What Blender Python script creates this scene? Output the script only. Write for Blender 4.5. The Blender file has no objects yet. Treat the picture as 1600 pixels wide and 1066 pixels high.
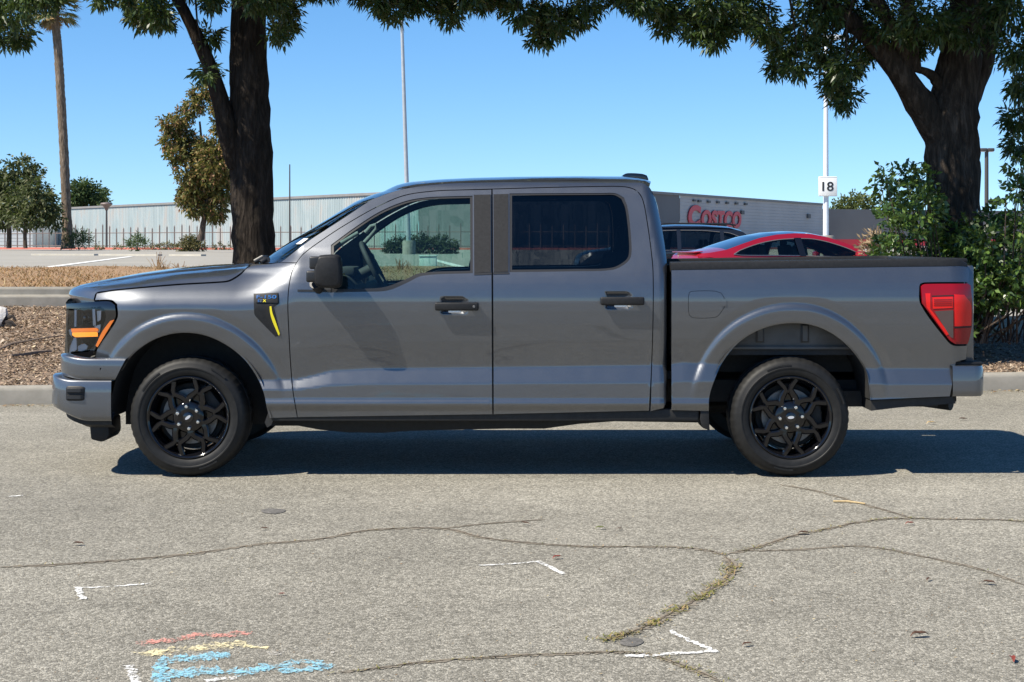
import bpy, bmesh, math, random
import numpy as np
from mathutils import Vector, Matrix, geometry as mgeo
random.seed(7); RNG = np.random.default_rng(7)
sc = bpy.context.scene
COL = sc.collection
# ------------------------------------------------------------------ camera
F, CD, CH = 2400.0, 9.47, 1.447          # focal length (px of a 1600 px wide frame), distance to the truck's near side, eye height
cam_d = bpy.data.cameras.new('camera'); cam = bpy.data.objects.new('camera', cam_d); COL.objects.link(cam)
cam_d.sensor_width = 36; cam_d.lens = 36*F/1600; cam_d.shift_y = -153/1600
cam_d.clip_start = 0.1; cam_d.clip_end = 6000
cam.location = (0, -CD, CH); cam.rotation_euler = (math.radians(90), 0, 0)
sc.camera = cam
# ------------------------------------------------------------------ light
SUN = Vector((0.73, 0.40, -1.0)).normalized()
el = math.asin(-SUN.z); az = math.atan2(-SUN.x, -SUN.y)
w = bpy.data.worlds.new('World'); sc.world = w; w.use_nodes = True
nt = w.node_tree; nt.nodes.clear()
wo = nt.nodes.new('ShaderNodeOutputWorld'); wb = nt.nodes.new('ShaderNodeBackground'); ws = nt.nodes.new('ShaderNodeTexSky')
ws.sky_type = 'NISHITA'; ws.sun_disc = False; ws.sun_elevation = el; ws.sun_rotation = az
ws.air_density = 0.8; ws.dust_density = 0.0; ws.ozone_density = 3.5; ws.altitude = 0
# the clear dry air of the photo keeps its blue down to the skyline: the whole dome is read a little higher up than it stands
gc = nt.nodes.new('ShaderNodeTexCoord'); vm = nt.nodes.new('ShaderNodeVectorMath'); vm.operation = 'MULTIPLY_ADD'; vm.inputs[1].default_value = (1, 1, .85); vm.inputs[2].default_value = (0, 0, .05)
vn = nt.nodes.new('ShaderNodeVectorMath'); vn.operation = 'NORMALIZE'; nt.links.new(gc.outputs['Generated'], vm.inputs[0]); nt.links.new(vm.outputs[0], vn.inputs[0]); nt.links.new(vn.outputs[0], ws.inputs[0])
hs = nt.nodes.new('ShaderNodeHueSaturation'); hs.inputs['Saturation'].default_value = 1.24; hs.inputs['Hue'].default_value = .500
wb.inputs['Strength'].default_value = 0.098
nt.links.new(ws.outputs[0], hs.inputs['Color']); nt.links.new(hs.outputs[0], wb.inputs[0]); nt.links.new(wb.outputs[0], wo.inputs[0])
sl = bpy.data.lights.new('sun', 'SUN'); sl.energy = 5.0; sl.angle = math.radians(0.53); sl.color = (1.0, 0.925, 0.79)
so = bpy.data.objects.new('sun', sl); COL.objects.link(so); so.rotation_euler = SUN.to_track_quat('-Z', 'Y').to_euler(); so.location = (-20, -15, 30)
vs = sc.view_settings; vs.view_transform = 'Standard'; vs.look = 'None'; vs.gamma = 1; vs.use_curve_mapping = False; vs.exposure = 0.82
sc.cycles.max_bounces = 8; sc.cycles.transparent_max_bounces = 24; sc.cycles.use_denoising = True
# ------------------------------------------------------------------ helpers
def P(px, py, Y):                        # a point of the photo (1600 px frame) at depth Y behind the truck's near side
    d = Y + CD
    return Vector(((px-800)*d/F, Y, CH-(py-380)*d/F))
def sstep(x, a, b):
    t = np.clip((np.asarray(x, float)-a)/(b-a), 0, 1); return t*t*(3-2*t)
def tag(o, label=None, cat=None, group=None, kind=None):
    if label: o['label'] = label
    if cat: o['category'] = cat
    if group: o['group'] = group
    if kind: o['kind'] = kind
    return o
def empty(name, loc, label=None, cat=None, group=None, rz=0):
    o = bpy.data.objects.new(name, None); COL.objects.link(o); o.location = loc; o.rotation_euler = (0, 0, rz)
    o.empty_display_size = .2
    return tag(o, label, cat, group)
def link(name, me, mat=None, parent=None, world=False):
    o = bpy.data.objects.new(name, me); COL.objects.link(o)
    if mat is not None and len(me.materials) == 0: me.materials.append(mat)
    if parent is not None:
        o.parent = parent
        if world: o.matrix_parent_inverse = (Matrix.Translation(parent.location) @ parent.rotation_euler.to_matrix().to_4x4()).inverted()
    return o
def fast_mesh(name, V, Q, smooth=False):           # Q: (n,3) or (n,4) index array
    me = bpy.data.meshes.new(name); V = np.asarray(V, np.float32); Q = np.asarray(Q, np.int32)
    me.vertices.add(len(V)); me.vertices.foreach_set('co', V.ravel())
    k = Q.shape[1]; me.loops.add(Q.size); me.loops.foreach_set('vertex_index', Q.ravel())
    me.polygons.add(len(Q)); me.polygons.foreach_set('loop_start', np.arange(0, Q.size, k, dtype=np.int32))
    if smooth: me.polygons.foreach_set('use_smooth', np.ones(len(Q), bool))
    me.update(calc_edges=True); me.validate(); return me
class MB:
    def __init__(s): s.v = []; s.f = []
    def add(s, V, Fs):
        b = len(s.v); s.v += [tuple(p) for p in V]; s.f += [tuple(i+b for i in f) for f in Fs]; return s
    def box(s, c, sz, rot=None, taper=1.0):
        V = []
        for dz in (-.5, .5):
            k = taper if dz > 0 else 1
            for dx, dy in ((-.5, -.5), (.5, -.5), (.5, .5), (-.5, .5)): V.append(Vector((dx*sz[0]*k, dy*sz[1]*k, dz*sz[2])))
        if rot is not None: V = [rot @ p for p in V]
        V = [p+Vector(c) for p in V]
        return s.add(V, [(3,2,1,0), (4,5,6,7), (0,1,5,4), (1,2,6,5), (2,3,7,6), (3,0,4,7)])
    def tube(s, pts, rad, n=8, cap=True, jit=0):
        pts = [Vector(p) for p in pts]; rad = rad if hasattr(rad, '__len__') else [rad]*len(pts); V = []; Fs = []
        up = Vector((0.13, 0.31, 0.94))
        for i, p in enumerate(pts):
            t = (pts[min(i+1, len(pts)-1)]-pts[max(i-1, 0)]).normalized()
            if abs(t.dot(up)) > .95: u = t.cross(Vector((1, .1, 0))).normalized()
            else: u = t.cross(up).normalized()
            if i and u.dot(pu) < 0: u = -u
            if i: u = (pu - t*pu.dot(t)).normalized()
            pu = u; b = t.cross(u)
            for k in range(n):
                a = 2*math.pi*k/n; r = rad[i]*(1+(random.uniform(-jit, jit) if jit else 0))
                V.append(p+u*(math.cos(a)*r)+b*(math.sin(a)*r))
        for i in range(len(pts)-1):
            for k in range(n):
                k2 = (k+1) % n; Fs.append((i*n+k, i*n+k2, (i+1)*n+k2, (i+1)*n+k))
        if cap: Fs.append(tuple(range(n-1, -1, -1))); Fs.append(tuple(range((len(pts)-1)*n, len(pts)*n)))
        return s.add(V, Fs)
    def lathe(s, prof, n=48, axis='z', closed=False):      # prof: (radius, height)
        V = []; Fs = []
        for r, h in prof:
            for k in range(n):
                a = 2*math.pi*k/n; c, q = r*math.cos(a), r*math.sin(a)
                V.append((c, q, h) if axis == 'z' else (c, h, q))
        m = len(prof)
        for i in range(m if closed else m-1):
            j = (i+1) % m
            for k in range(n):
                k2 = (k+1) % n; Fs.append((i*n+k, i*n+k2, j*n+k2, j*n+k))
        return s.add(V, Fs)
    def prism(s, poly, a, b, fn):                 # poly 2-D outline, fn(u, v, w) -> 3-D, w from a to b
        n = len(poly); V = [fn(u, v, a) for u, v in poly]+[fn(u, v, b) for u, v in poly]
        return s.add(V, [tuple(range(n)), tuple(range(2*n-1, n-1, -1))]+[(i, i+n, (i+1) % n+n, (i+1) % n) for i in range(n)])
    def mesh(s, name, smooth=None):
        me = bpy.data.meshes.new(name); me.from_pydata(s.v, [], s.f); me.validate(); 
        bm = bmesh.new(); bm.from_mesh(me); bmesh.ops.recalc_face_normals(bm, faces=bm.faces); bm.to_mesh(me); bm.free()
        if smooth is not None:
            me.polygons.foreach_set('use_smooth', np.ones(len(me.polygons), bool))
            me.set_sharp_from_angle(angle=math.radians(smooth))
        return me
    def build(s, name, mat, parent=None, smooth=None, world=False, bevel=0, seg=2):
        me = s.mesh(name, None if bevel else smooth)
        if bevel:
            bm = bmesh.new(); bm.from_mesh(me)
            ed = [e for e in bm.edges if len(e.link_faces) == 2 and e.calc_face_angle(0) > math.radians(28)]
            bmesh.ops.bevel(bm, geom=ed, offset=bevel, segments=seg, affect='EDGES', profile=.5, clamp_overlap=True)
            bm.to_mesh(me); bm.free()
            me.polygons.foreach_set('use_smooth', np.ones(len(me.polygons), bool)); me.set_sharp_from_angle(angle=math.radians(smooth or 40))
        return link(name, me, mat, parent, world)
def grid(fn, nu, nv):                             # fn(u, v) with u, v in 0..1 -> 3-D
    V = [fn(i/nu, j/nv) for i in range(nu+1) for j in range(nv+1)]
    Q = [(i*(nv+1)+j, (i+1)*(nv+1)+j, (i+1)*(nv+1)+j+1, i*(nv+1)+j+1) for i in range(nu) for j in range(nv)]
    return V, Q
def text_mesh(txt, size=1, extrude=.02, offset=0.0, shear=0, spacing=1.0):
    cu = bpy.data.curves.new('t', 'FONT'); cu.body = txt; cu.size = size; cu.extrude = extrude; cu.offset = offset; cu.shear = shear
    cu.space_character = spacing; cu.align_x = 'LEFT'
    ob = bpy.data.objects.new('t', cu); COL.objects.link(ob)
    me = bpy.data.meshes.new_from_object(ob.evaluated_get(bpy.context.evaluated_depsgraph_get()))
    bpy.data.objects.remove(ob); bpy.data.curves.remove(cu); return me
def fit_mesh(me, w_, h_):                         # scale a text mesh so that it fills w x h with its lower left corner at 0, 0
    co = np.empty(len(me.vertices)*3, np.float32); me.vertices.foreach_get('co', co); co = co.reshape(-1, 3)
    lo, hi = co.min(0), co.max(0); co[:, 0] = (co[:, 0]-lo[0])/(hi[0]-lo[0])*w_; co[:, 1] = (co[:, 1]-lo[1])/(hi[1]-lo[1])*h_
    me.vertices.foreach_set('co', co.ravel()); me.update(); return me
def copy_tree(o, parent=None):
    c = o.copy(); COL.objects.link(c); c.parent = parent
    for ch in list(o.children): copy_tree(ch, c)
    return c
def crom(pts, closed, nseg=6, ang=38):
    """Catmull-Rom through the points; corners sharper than ang degrees stay corners"""
    p = np.asarray(pts, float); n = len(p); out = []
    def corner(i):
        if not closed and i in (0, n-1): return True
        a = p[i]-p[i-1]; b = p[(i+1) % n]-p[i]
        c = np.dot(a, b)/(np.linalg.norm(a)*np.linalg.norm(b)+1e-9); return math.degrees(math.acos(max(-1, min(1, c)))) > ang
    for i in range(n if closed else n-1):
        j = (i+1) % n; p1, p2 = p[i], p[j]
        p0 = p1-(p2-p1) if corner(i) else p[i-1]; p3 = p2+(p2-p1) if corner(j) else p[(j+1) % n]
        L = np.linalg.norm(p2-p1)
        m1 = (p2-p0)/(np.linalg.norm(p2-p1)+np.linalg.norm(p1-p0)+1e-9)*L; m2 = (p3-p1)/(np.linalg.norm(p3-p2)+np.linalg.norm(p2-p1)+1e-9)*L
        for k in range(nseg):
            t = k/nseg; t2 = t*t; t3 = t2*t
            out.append((2*t3-3*t2+1)*p1+(t3-2*t2+t)*m1+(-2*t3+3*t2)*p2+(t3-t2)*m2)
    if not closed: out.append(p[-1])
    return np.array(out)
# ------------------------------------------------------------------ materials
def mat(name, col, rough=.6, metal=0, coat=0, spec=.5, **kw):
    m = bpy.data.materials.new(name); m.use_nodes = True; b = m.node_tree.nodes['Principled BSDF']
    b.inputs['Base Color'].default_value = (*col, 1); b.inputs['Roughness'].default_value = rough; b.inputs['Metallic'].default_value = metal
    b.inputs['Coat Weight'].default_value = coat; b.inputs['Coat Roughness'].default_value = kw.get('coat_rough', .03)
    b.inputs['Specular IOR Level'].default_value = spec
    return m
class N:                                          # tiny node-graph helper
    def __init__(s, m): s.m = m; s.t = m.node_tree; s.b = s.t.nodes.get('Principled BSDF')
    def n(s, typ, **kw):
        x = s.t.nodes.new('ShaderNode'+typ)
        for k, v in kw.items():
            if hasattr(x, k) and not k[0].isupper(): setattr(x, k, v)
            else: x.inputs[k.replace('_', ' ')].default_value = v
        return x
    def l(s, a, b): s.t.links.new(a, b)
    def coord(s, kind='Object', scale=None):
        c = s.n('TexCoord').outputs[kind]
        if scale is not None:
            mp = s.n('Mapping'); mp.inputs['Scale'].default_value = scale; s.l(c, mp.inputs[0]); c = mp.outputs[0]
        return c
    def noise(s, vec, scale, detail=4, rough=.6, dist=0):
        x = s.n('TexNoise'); x.inputs['Scale'].default_value = scale; x.inputs['Detail'].default_value = detail
        x.inputs['Roughness'].default_value = rough; x.inputs['Distortion'].default_value = dist; s.l(vec, x.inputs['Vector']); return x.outputs['Fac']
    def voro(s, vec, scale, feature='F1', out='Distance'):
        x = s.n('TexVoronoi'); x.feature = feature; x.inputs['Scale'].default_value = scale; s.l(vec, x.inputs['Vector']); return x.outputs[out]
    def ramp(s, fac, stops):
        x = s.n('ValToRGB'); e = x.color_ramp.elements
        while len(e) < len(stops): e.new(.5)
        for i, (p, c) in enumerate(stops):
            e[i].position = p; e[i].color = (*c, 1) if hasattr(c, '__len__') else (c, c, c, 1)
        s.l(fac, x.inputs[0]); return x.outputs[0]
    def mix(s, fac, a, b, mode='MIX'):
        x = s.n('Mix'); x.data_type = 'RGBA'; x.blend_type = mode
        for v, sock in ((fac, x.inputs['Factor']), (a, x.inputs['A']), (b, x.inputs['B'])):
            pass
        fs = x.inputs[0]; A = x.inputs[6]; B = x.inputs[7]
        for v, k in ((fac, fs), (a, A), (b, B)):
            if hasattr(v, 'links') or hasattr(v, 'is_linked'): s.l(v, k)
            elif hasattr(v, '__len__'): k.default_value = (*v, 1)
            else: k.default_value = v if k is fs else (v, v, v, 1)
        return x.outputs[2]
    def math(s, op, a, b=0.0):
        x = s.n('Math'); x.operation = op
        for v, k in ((a, x.inputs[0]), (b, x.inputs[1])):
            if hasattr(v, 'is_linked'): s.l(v, k)
            else: k.default_value = v
        return x.outputs[0]
    def bump(s, h, strength=.5, dist=.01, normal=None):
        x = s.n('Bump'); x.inputs['Strength'].default_value = strength; x.inputs['Distance'].default_value = dist; s.l(h, x.inputs['Height'])
        if normal is not None: s.l(normal, x.inputs['Normal'])
        s.l(x.outputs[0], s.b.inputs['Normal']); return x.outputs[0]
    def col(s, c): s.l(c, s.b.inputs['Base Color'])
    def rough(s, c): s.l(c, s.b.inputs['Roughness'])
def varied(name, c1, c2, scale, rough=.8, detail=6, bump=0, bscale=None, bdist=.005, metal=0, kind='Object', coat=0):
    m = mat(name, c1, rough, metal, coat); g = N(m); v = g.coord(kind)
    g.col(g.ramp(g.noise(v, scale, detail), [(.3, c1), (.7, c2)]))
    if bump: g.bump(g.noise(v, bscale or scale*6, 5), bump, bdist)
    return m
def glass(name, tint, refl=1.0, ior=1.5, rough=0.0):       # thin pane: tinted see-through plus a Fresnel reflection
    m = bpy.data.materials.new(name); m.use_nodes = True; g = N(m); g.t.nodes.remove(g.b)
    out = [x for x in g.t.nodes if x.type == 'OUTPUT_MATERIAL'][0]
    tr = g.n('BsdfTransparent'); tr.inputs[0].default_value = (*tint, 1)
    gl = g.n('BsdfGlossy'); gl.inputs['Roughness'].default_value = rough; gl.inputs['Color'].default_value = (refl, refl, refl, 1)
    fr = g.n('Fresnel'); fr.inputs['IOR'].default_value = ior
    mx = g.n('MixShader'); g.l(fr.outputs[0], mx.inputs[0]); g.l(tr.outputs[0], mx.inputs[1]); g.l(gl.outputs[0], mx.inputs[2]); g.l(mx.outputs[0], out.inputs[0])
    return m
def leafmat(name, stops, rough=.5, trans=.35, spec=.4):
    m = mat(name, stops[0][1], rough, spec=spec); g = N(m)
    ge = g.n('NewGeometry'); c = g.ramp(ge.outputs['Random Per Island'], stops); g.col(c)
    out = [x for x in g.t.nodes if x.type == 'OUTPUT_MATERIAL'][0]
    t = g.n('BsdfTranslucent'); g.l(g.mix(.5, c, (.10, .16, .02)), t.inputs[0]); mx = g.n('MixShader'); mx.inputs[0].default_value = trans
    g.l(g.b.outputs[0], mx.inputs[1]); g.l(t.outputs[0], mx.inputs[2]); g.l(mx.outputs[0], out.inputs[0]); return m
M = {}
M['black'] = mat('black_plastic', (.012, .012, .013), .45)
M['black_matte'] = varied('black_matte_plastic', (.010, .010, .010), (.02, .02, .02), 30, .75)
M['grain_black'] = varied('grained_black_plastic', (.012, .012, .0125), (.020, .020, .021), 60, .5, bump=.25, bscale=500, bdist=.001); M['grain_black'].node_tree.nodes['Principled BSDF'].inputs['Specular IOR Level'].default_value = .25
M['gloss_black'] = mat('gloss_black', (.006, .006, .007), .12, coat=.6)
M['chrome'] = mat('chrome', (.75, .76, .78), .12, 1)
M['steel'] = varied('cast_steel', (.14, .135, .13), (.22, .21, .20), 40, .5, metal=.8)
M['concrete'] = varied('concrete', (.21, .195, .165), (.29, .27, .235), 7, .9, bump=.35, bscale=120, bdist=.004)
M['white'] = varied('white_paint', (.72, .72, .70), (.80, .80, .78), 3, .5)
M['sign_black'] = mat('sign_black', (.015, .015, .018), .5)
# ================================================================== setting
def kerbD(x): return 14.37+.146*x              # distance of the kerb's face from the camera
def lot_z(x, D):
    r = sstep(x, -1.5, 4.5)*(1-sstep(D, 45, 85)); return .85-.55*r
def asphalt(name, lo, hi, agg=1.0, tint=None):
    m = mat(name, lo, .88, spec=.25); g = N(m); v = g.coord('Object')
    wv = g.n('VectorMath'); wv.operation = 'MULTIPLY_ADD'; g.l(v, wv.inputs[0]); wv.inputs[1].default_value = (1, 1, 1)
    nz = g.n('TexNoise'); nz.inputs['Scale'].default_value = 60; g.l(v, nz.inputs['Vector']); sc_ = g.n('VectorMath'); sc_.operation = 'SCALE'; sc_.inputs['Scale'].default_value = .012; g.l(nz.outputs['Color'], sc_.inputs[0]); g.l(sc_.outputs[0], wv.inputs[2]); vv = wv.outputs[0]
    st = g.voro(vv, 92*agg, out='Color'); bw = g.n('RGBToBW'); g.l(st, bw.inputs[0])
    ed = g.voro(vv, 92*agg, feature='DISTANCE_TO_EDGE')
    stone = g.ramp(bw.outputs[0], [(.06, tuple(c*.62 for c in lo)), (.35, lo), (.62, hi), (.85, tuple(min(1, c*1.22) for c in hi)), (.97, tuple(min(1, c*1.42) for c in hi))])
    joint = g.ramp(ed, [(.0, .60), (.16, .9), (.30, 1.0)])
    c = g.mix(1.0, stone, joint, 'MULTIPLY')
    big = g.ramp(g.noise(v, .55, 5, .65), [(.3, .83), (.7, 1.13)]); c = g.mix(1.0, c, big, 'MULTIPLY')
    lane = g.ramp(g.noise(g.coord('Object', (.10, .9, 1)), 1.3, 4, .55, .5), [(.32, .90), (.66, 1.08)]); c = g.mix(1.0, c, lane, 'MULTIPLY')
    oil = g.ramp(g.noise(v, 1.1, 3, .5, 1.2), [(.70, 1.0), (.78, .80)]); c = g.mix(.8, c, oil, 'MULTIPLY')
    mid = g.ramp(g.noise(v, 5, 4, .6), [(.3, .90), (.7, 1.08)]); c = g.mix(1.0, c, mid, 'MULTIPLY')
    spots = g.ramp(g.voro(v, 1.7), [(.0, .72), (.035, .80), (.05, 1.0)]); c = g.mix(.75, c, spots, 'MULTIPLY')
    g.col(c); h = g.math('ADD', g.math('MULTIPLY', bw.outputs[0], .5), g.ramp(ed, [(0, 0), (.25, 1)])); g.bump(h, .55, .004)
    return m
M['road'] = asphalt('weathered_asphalt', (.235, .220, .182), (.335, .315, .265), 1.05)
M['lot'] = varied('pale_lot_asphalt', (.24, .225, .19), (.30, .28, .24), .4, .9, detail=8)
def gsheet(name, xs, ys, zf, m, kind='structure'):
    V = np.array([(x, y, zf(x, y)) for x in xs for y in ys]); n = len(ys)
    Q = [(i*n+j, (i+1)*n+j, (i+1)*n+j+1, i*n+j+1) for i in range(len(xs)-1) for j in range(n-1)]
    me = fast_mesh(name, V, Q, True); o = link(name, me, m); o['kind'] = kind; return o
# ground far behind the camera and to the sides, then the road the truck stands on
gsheet('ground', np.linspace(-1500, 1500, 7), np.linspace(-1500, 20, 5), lambda x, y: -.30, M['lot'])
def road_z(x, y): return .0
gsheet('road', [-90, -20, -6, 6, 20, 90], [-70, -12, -4, 1, 4], road_z, M['road'])
# strip of road up to the kerb (the kerb is not parallel to the truck)
xs = np.linspace(-90, 90, 61)
V = []; 
for x in xs: V += [(x, 4, 0), (x, max(4.01, kerbD(max(-12, min(12, x)))-CD+.02), 0)]
link('road_edge', fast_mesh('road_edge', V, [(2*i, 2*i+2, 2*i+3, 2*i+1) for i in range(60)]), M['road'])['kind'] = 'structure'
# kerb of cast segments
kerb = empty('kerb', (0, kerbD(0)-CD, 0)); kerb['kind'] = 'structure'
kx = list(np.arange(-13.6, 14, 2.7))
for i in range(len(kx)-1):
    a, b = kx[i]+.004, kx[i+1]-.004; V = []
    prof = [(0, -.05), (.012, .125), (.022, .150), (.04, .162), (.15, .165), (.16, .155), (.16, -.05)]; Y = lambda x: kerbD(x)-CD
    j1, j2 = random.uniform(-.004, .004), random.uniform(-.004, .004)
    for x, j in ((a, j1), ((a+b)/2, (j1+j2)/2), (b, j2)):
        for d, z in prof: V.append((x, Y(x)+d+j, z+j))
    n = len(prof); Fs = [(i_*n+k, (i_+1)*n+k, (i_+1)*n+(k+1) % n, i_*n+(k+1) % n) for i_ in range(2) for k in range(n)]+[tuple(range(n)), tuple(range(3*n-1, 2*n-1, -1))]
    MB().add(V, Fs).build('kerb_segment', M['concrete'], kerb, smooth=40, world=True)
# planting bed rising behind the kerb
def bed_top(x): k = float(sstep(x, -.6, .9)); return .70*(1-k)+(float(lot_z(x, 18.3))+.05)*k
def bed_d1(x): return 18.2+.05*x
def bed_z(x, D):
    d0 = kerbD(x)+.12; t = min(max((D-d0)/(bed_d1(x)-d0), 0), 1); z = .125+(bed_top(x)-.125)*(t**.85)
    return z+.03*math.sin(x*2.1+D*1.3)*math.sin(D*2.7-x)*min(1, t*6)*min(1, (1-t)*8)
M['mulch'] = varied('mulch_soil', (.15, .108, .078), (.27, .20, .145), 14, .95, bump=.8, bscale=60, bdist=.02)
V = []; xs = np.linspace(-13.4, 13.4, 140); nt_ = 26
for x in xs:
    for k in range(nt_+1):
        D = kerbD(x)+.12+(bed_d1(x)+.20-kerbD(x)-.12)*k/nt_; V.append((x, D-CD, bed_z(x, D)))
link('planting_bed', fast_mesh('planting_bed', V, [(i*(nt_+1)+k, (i+1)*(nt_+1)+k, (i+1)*(nt_+1)+k+1, i*(nt_+1)+k+1) for i in range(139) for k in range(nt_)], True), M['mulch'])['kind'] = 'structure'
# low retaining wall on the left, of cast lengths
wall = empty('retaining_wall', (-7, 18.2-CD, .6), 'low grey concrete retaining wall with a ledge, behind the mulch bed', 'wall')
wx = [-16, -11.2, -7.9, -5.15, -2.2, -.2]
for i in range(len(wx)-1):
    a, b = wx[i]+.004, wx[i+1]-.004; V = []; prof = [(0, -.3), (0, .115), (.018, .135), (.10, .14), (.10, .205), (.115, .225), (.26, .23), (.26, -.3)]
    for x in (a, b):
        zt = bed_top(x); 
        for d, z in prof: V.append((x, bed_d1(x)-CD+.02+d, zt+z+.0))
    n = 8; MB().add(V, [(k, n+k, n+(k+1) % n, (k+1) % n) for k in range(n)]+[tuple(range(n)), tuple(range(2*n-1, n-1, -1))]).build('wall_segment', M['concrete'], wall, world=True, bevel=.006)
# upper parking lot
xs = np.concatenate([[-1500, -400, -150, -80], np.linspace(-50, 50, 60), [80, 150, 400, 1500]]); ys = np.concatenate([np.linspace(18.3, 60, 40), np.linspace(62, 120, 20), [150, 200, 300, 500, 900, 1500]])-CD
gsheet('parking_lot', xs, ys, lambda x, y: float(lot_z(x, y+CD))-.02, M['lot'])
# dry grass strip between the wall and the lot
M['straw_soil'] = varied('straw_soil', (.20, .115, .055), (.32, .205, .11), 5, .95, bump=.6, bscale=40, bdist=.02)
def gr_d(x): return 36.5-13*float(sstep(x, -1.5, 4.5))
V = []; xs = np.linspace(-22, 14, 80)
for x in xs:
    for k in range(13):
        d0_ = bed_d1(x)+(.20 if x < -.3 else .05); D = d0_+(gr_d(x)-d0_)*k/12; V.append((x, D-CD, float(lot_z(x, D))+.035+.02*math.sin(x*1.7+k)))
link('grass_verge', fast_mesh('grass_verge', V, [(i*13+k, (i+1)*13+k, (i+1)*13+k+1, i*13+k+1) for i in range(79) for k in range(12)], True), M['straw_soil'])['kind'] = 'structure'
# painted line, pale island kerbs, red kerb on the far side
def strip(name, pts, wd, z, m, th=.0, parent=None):     # a flat band over the lot following (X, D) points
    V = []
    for i, (x, d) in enumerate(pts):
        a = pts[max(i-1, 0)]; b = pts[min(i+1, len(pts)-1)]; t = Vector((b[0]-a[0], b[1]-a[1])).normalized(); n_ = Vector((-t.y, t.x))*wd/2
        V += [(x-n_.x, d-n_.y-CD, z), (x+n_.x, d+n_.y-CD, z), (x+n_.x, d+n_.y-CD, z+th+.001), (x-n_.x, d-n_.y-CD, z+th+.001)]
    n = len(pts); Fs = [(i*4+k, i*4+4+k, i*4+4+(k+1) % 4, i*4+(k+1) % 4) for i in range(n-1) for k in range(4)]+[(0, 1, 2, 3), (4*n-1, 4*n-2, 4*n-3, 4*n-4)]
    return MB().add(V, Fs).build(name, m, parent)
def lotpt(px, py, z=.85): D = (CH-z)*F/(py-380); return ((px-800)*D/F, D)
M['line_white'] = varied('worn_white_line', (.55, .54, .50), (.72, .71, .68), 6, .8)
tag(strip('parking_line', [lotpt(70, 417.5), lotpt(205, 400.5)], .28, .838, M['line_white'], .004), 'faded white bay line painted across the upper lot, left', 'road marking', kind=None)
tag(strip('parking_line', [lotpt(722, 417), lotpt(672, 404)], .28, .838, M['line_white'], .004), 'white bay line on the upper lot seen through the front window', 'road marking')
M['pale_kerb'] = varied('pale_kerb', (.40, .37, .31), (.50, .47, .41), 2, .85)
M['red_kerb'] = varied('red_painted_kerb', (.46, .12, .09), (.58, .20, .15), 2, .8)
isl = [((52, 398.5), (150, 398.8)), ((158, 398.9), (250, 399.3)), ((268, 399.3), (318, 399.6))]
for k, (a, b) in enumerate(isl):
    tag(strip('island_kerb', [lotpt(*a), lotpt(*b)], .35, .83, M['pale_kerb'], .08), ['pale lot kerb nearest the palm trunk, left of its row', 'pale lot kerb in the middle of its row, before the small spiky shrub', 'short pale lot kerb in front of the round clipped bush'][k], 'kerb', 'pale kerbs on the upper lot')
V = [(-90, 150-CD, .84), (60, 120-CD, .84), (60, 124-CD, .84), (-90, 156-CD, .84)]
fk = strip('far_pavement', [(-95, 172), (-30, 150), (10, 146), (70, 190)], 9, .80, M['pale_kerb'], .12); fk['kind'] = 'structure'
fr_ = strip('far_red_kerb', [(-95, 166.5), (-30, 144.5), (10, 140.8), (70, 184)], .8, .80, M['red_kerb'], .22); fr_['kind'] = 'structure'
# ------------------------------------------------------------------ road wear: cracks, chalk, litter
def gpt(px, py, z=0): D = (CH-z)*F/(py-380); return Vector(((px-800)*D/F, D-CD, z))
def ribbon(pts, wd, z, n=10, rough=.5, tap=True):
    p = crom([(gpt(a, b).x, gpt(a, b).y) for a, b in pts], False, n, 80); V = []; m = len(p)
    for i in range(m):
        t = p[min(i+1, m-1)]-p[max(i-1, 0)]; t = t/np.linalg.norm(t); nn = np.array([-t[1], t[0]])
        w1 = wd*random.uniform(1-rough, 1+rough); w2 = wd*random.uniform(1-rough, 1+rough); j = random.uniform(-wd, wd)*.5
        if tap: k = min(1, i/6, (m-1-i)/6); w1 *= k; w2 *= k
        a = p[i]+nn*(w1+j); b = p[i]-nn*(w2-j); V += [(a[0], a[1], z), (b[0], b[1], z)]
    return V, [(2*i, 2*i+2, 2*i+3, 2*i+1) for i in range(m-1)], p
M['crack'] = varied('crack_dirt', (.055, .042, .03), (.16, .125, .085), 25, .95, bump=.5, bscale=80)
M['crack_edge'] = varied('crack_edge_dust', (.16, .135, .10), (.22, .195, .155), 30, .95, bump=.4, bscale=90)
CR = {'a': ([(-5, 887), (90, 883), (190, 876), (300, 866), (400, 852), (500, 843), (580, 829), (690, 826.5), (760, 842), (850, 851), (920, 855), (1000, 855), (1060, 856), (1105, 861), (1130, 868)], .008),
      'b': ([(690, 826.5), (740, 821), (800, 816), (860, 812)], .005), 'c': ([(1130, 868), (1180, 857), (1240, 838), (1300, 826), (1340, 817), (1400, 811), (1480, 812), (1560, 813), (1605, 816)], .007),
      'd': ([(1215, 757), (1280, 769), (1340, 786), (1390, 800), (1430, 812)], .006), 'e': ([(1140, 862), (1240, 860), (1340, 854), (1390, 860), (1440, 870), (1530, 890), (1605, 917)], .006),
      'f': ([(520, 1053), (600, 1044), (660, 1036), (800, 1026), (900, 1022), (960, 1020), (1010, 1023), (1050, 1035), (1090, 1050), (1130, 1068)], .006),
      'g': ([(1130, 868), (1145, 884), (1137, 903), (1112, 922), (1085, 940), (1050, 958), (1020, 975), (985, 990), (940, 1003)], .010)}
cracks = tag(empty('road_cracks', gpt(1130, 868), 'branching dirt-filled cracks running across the asphalt', 'crack'))
moss_p = []
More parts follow.
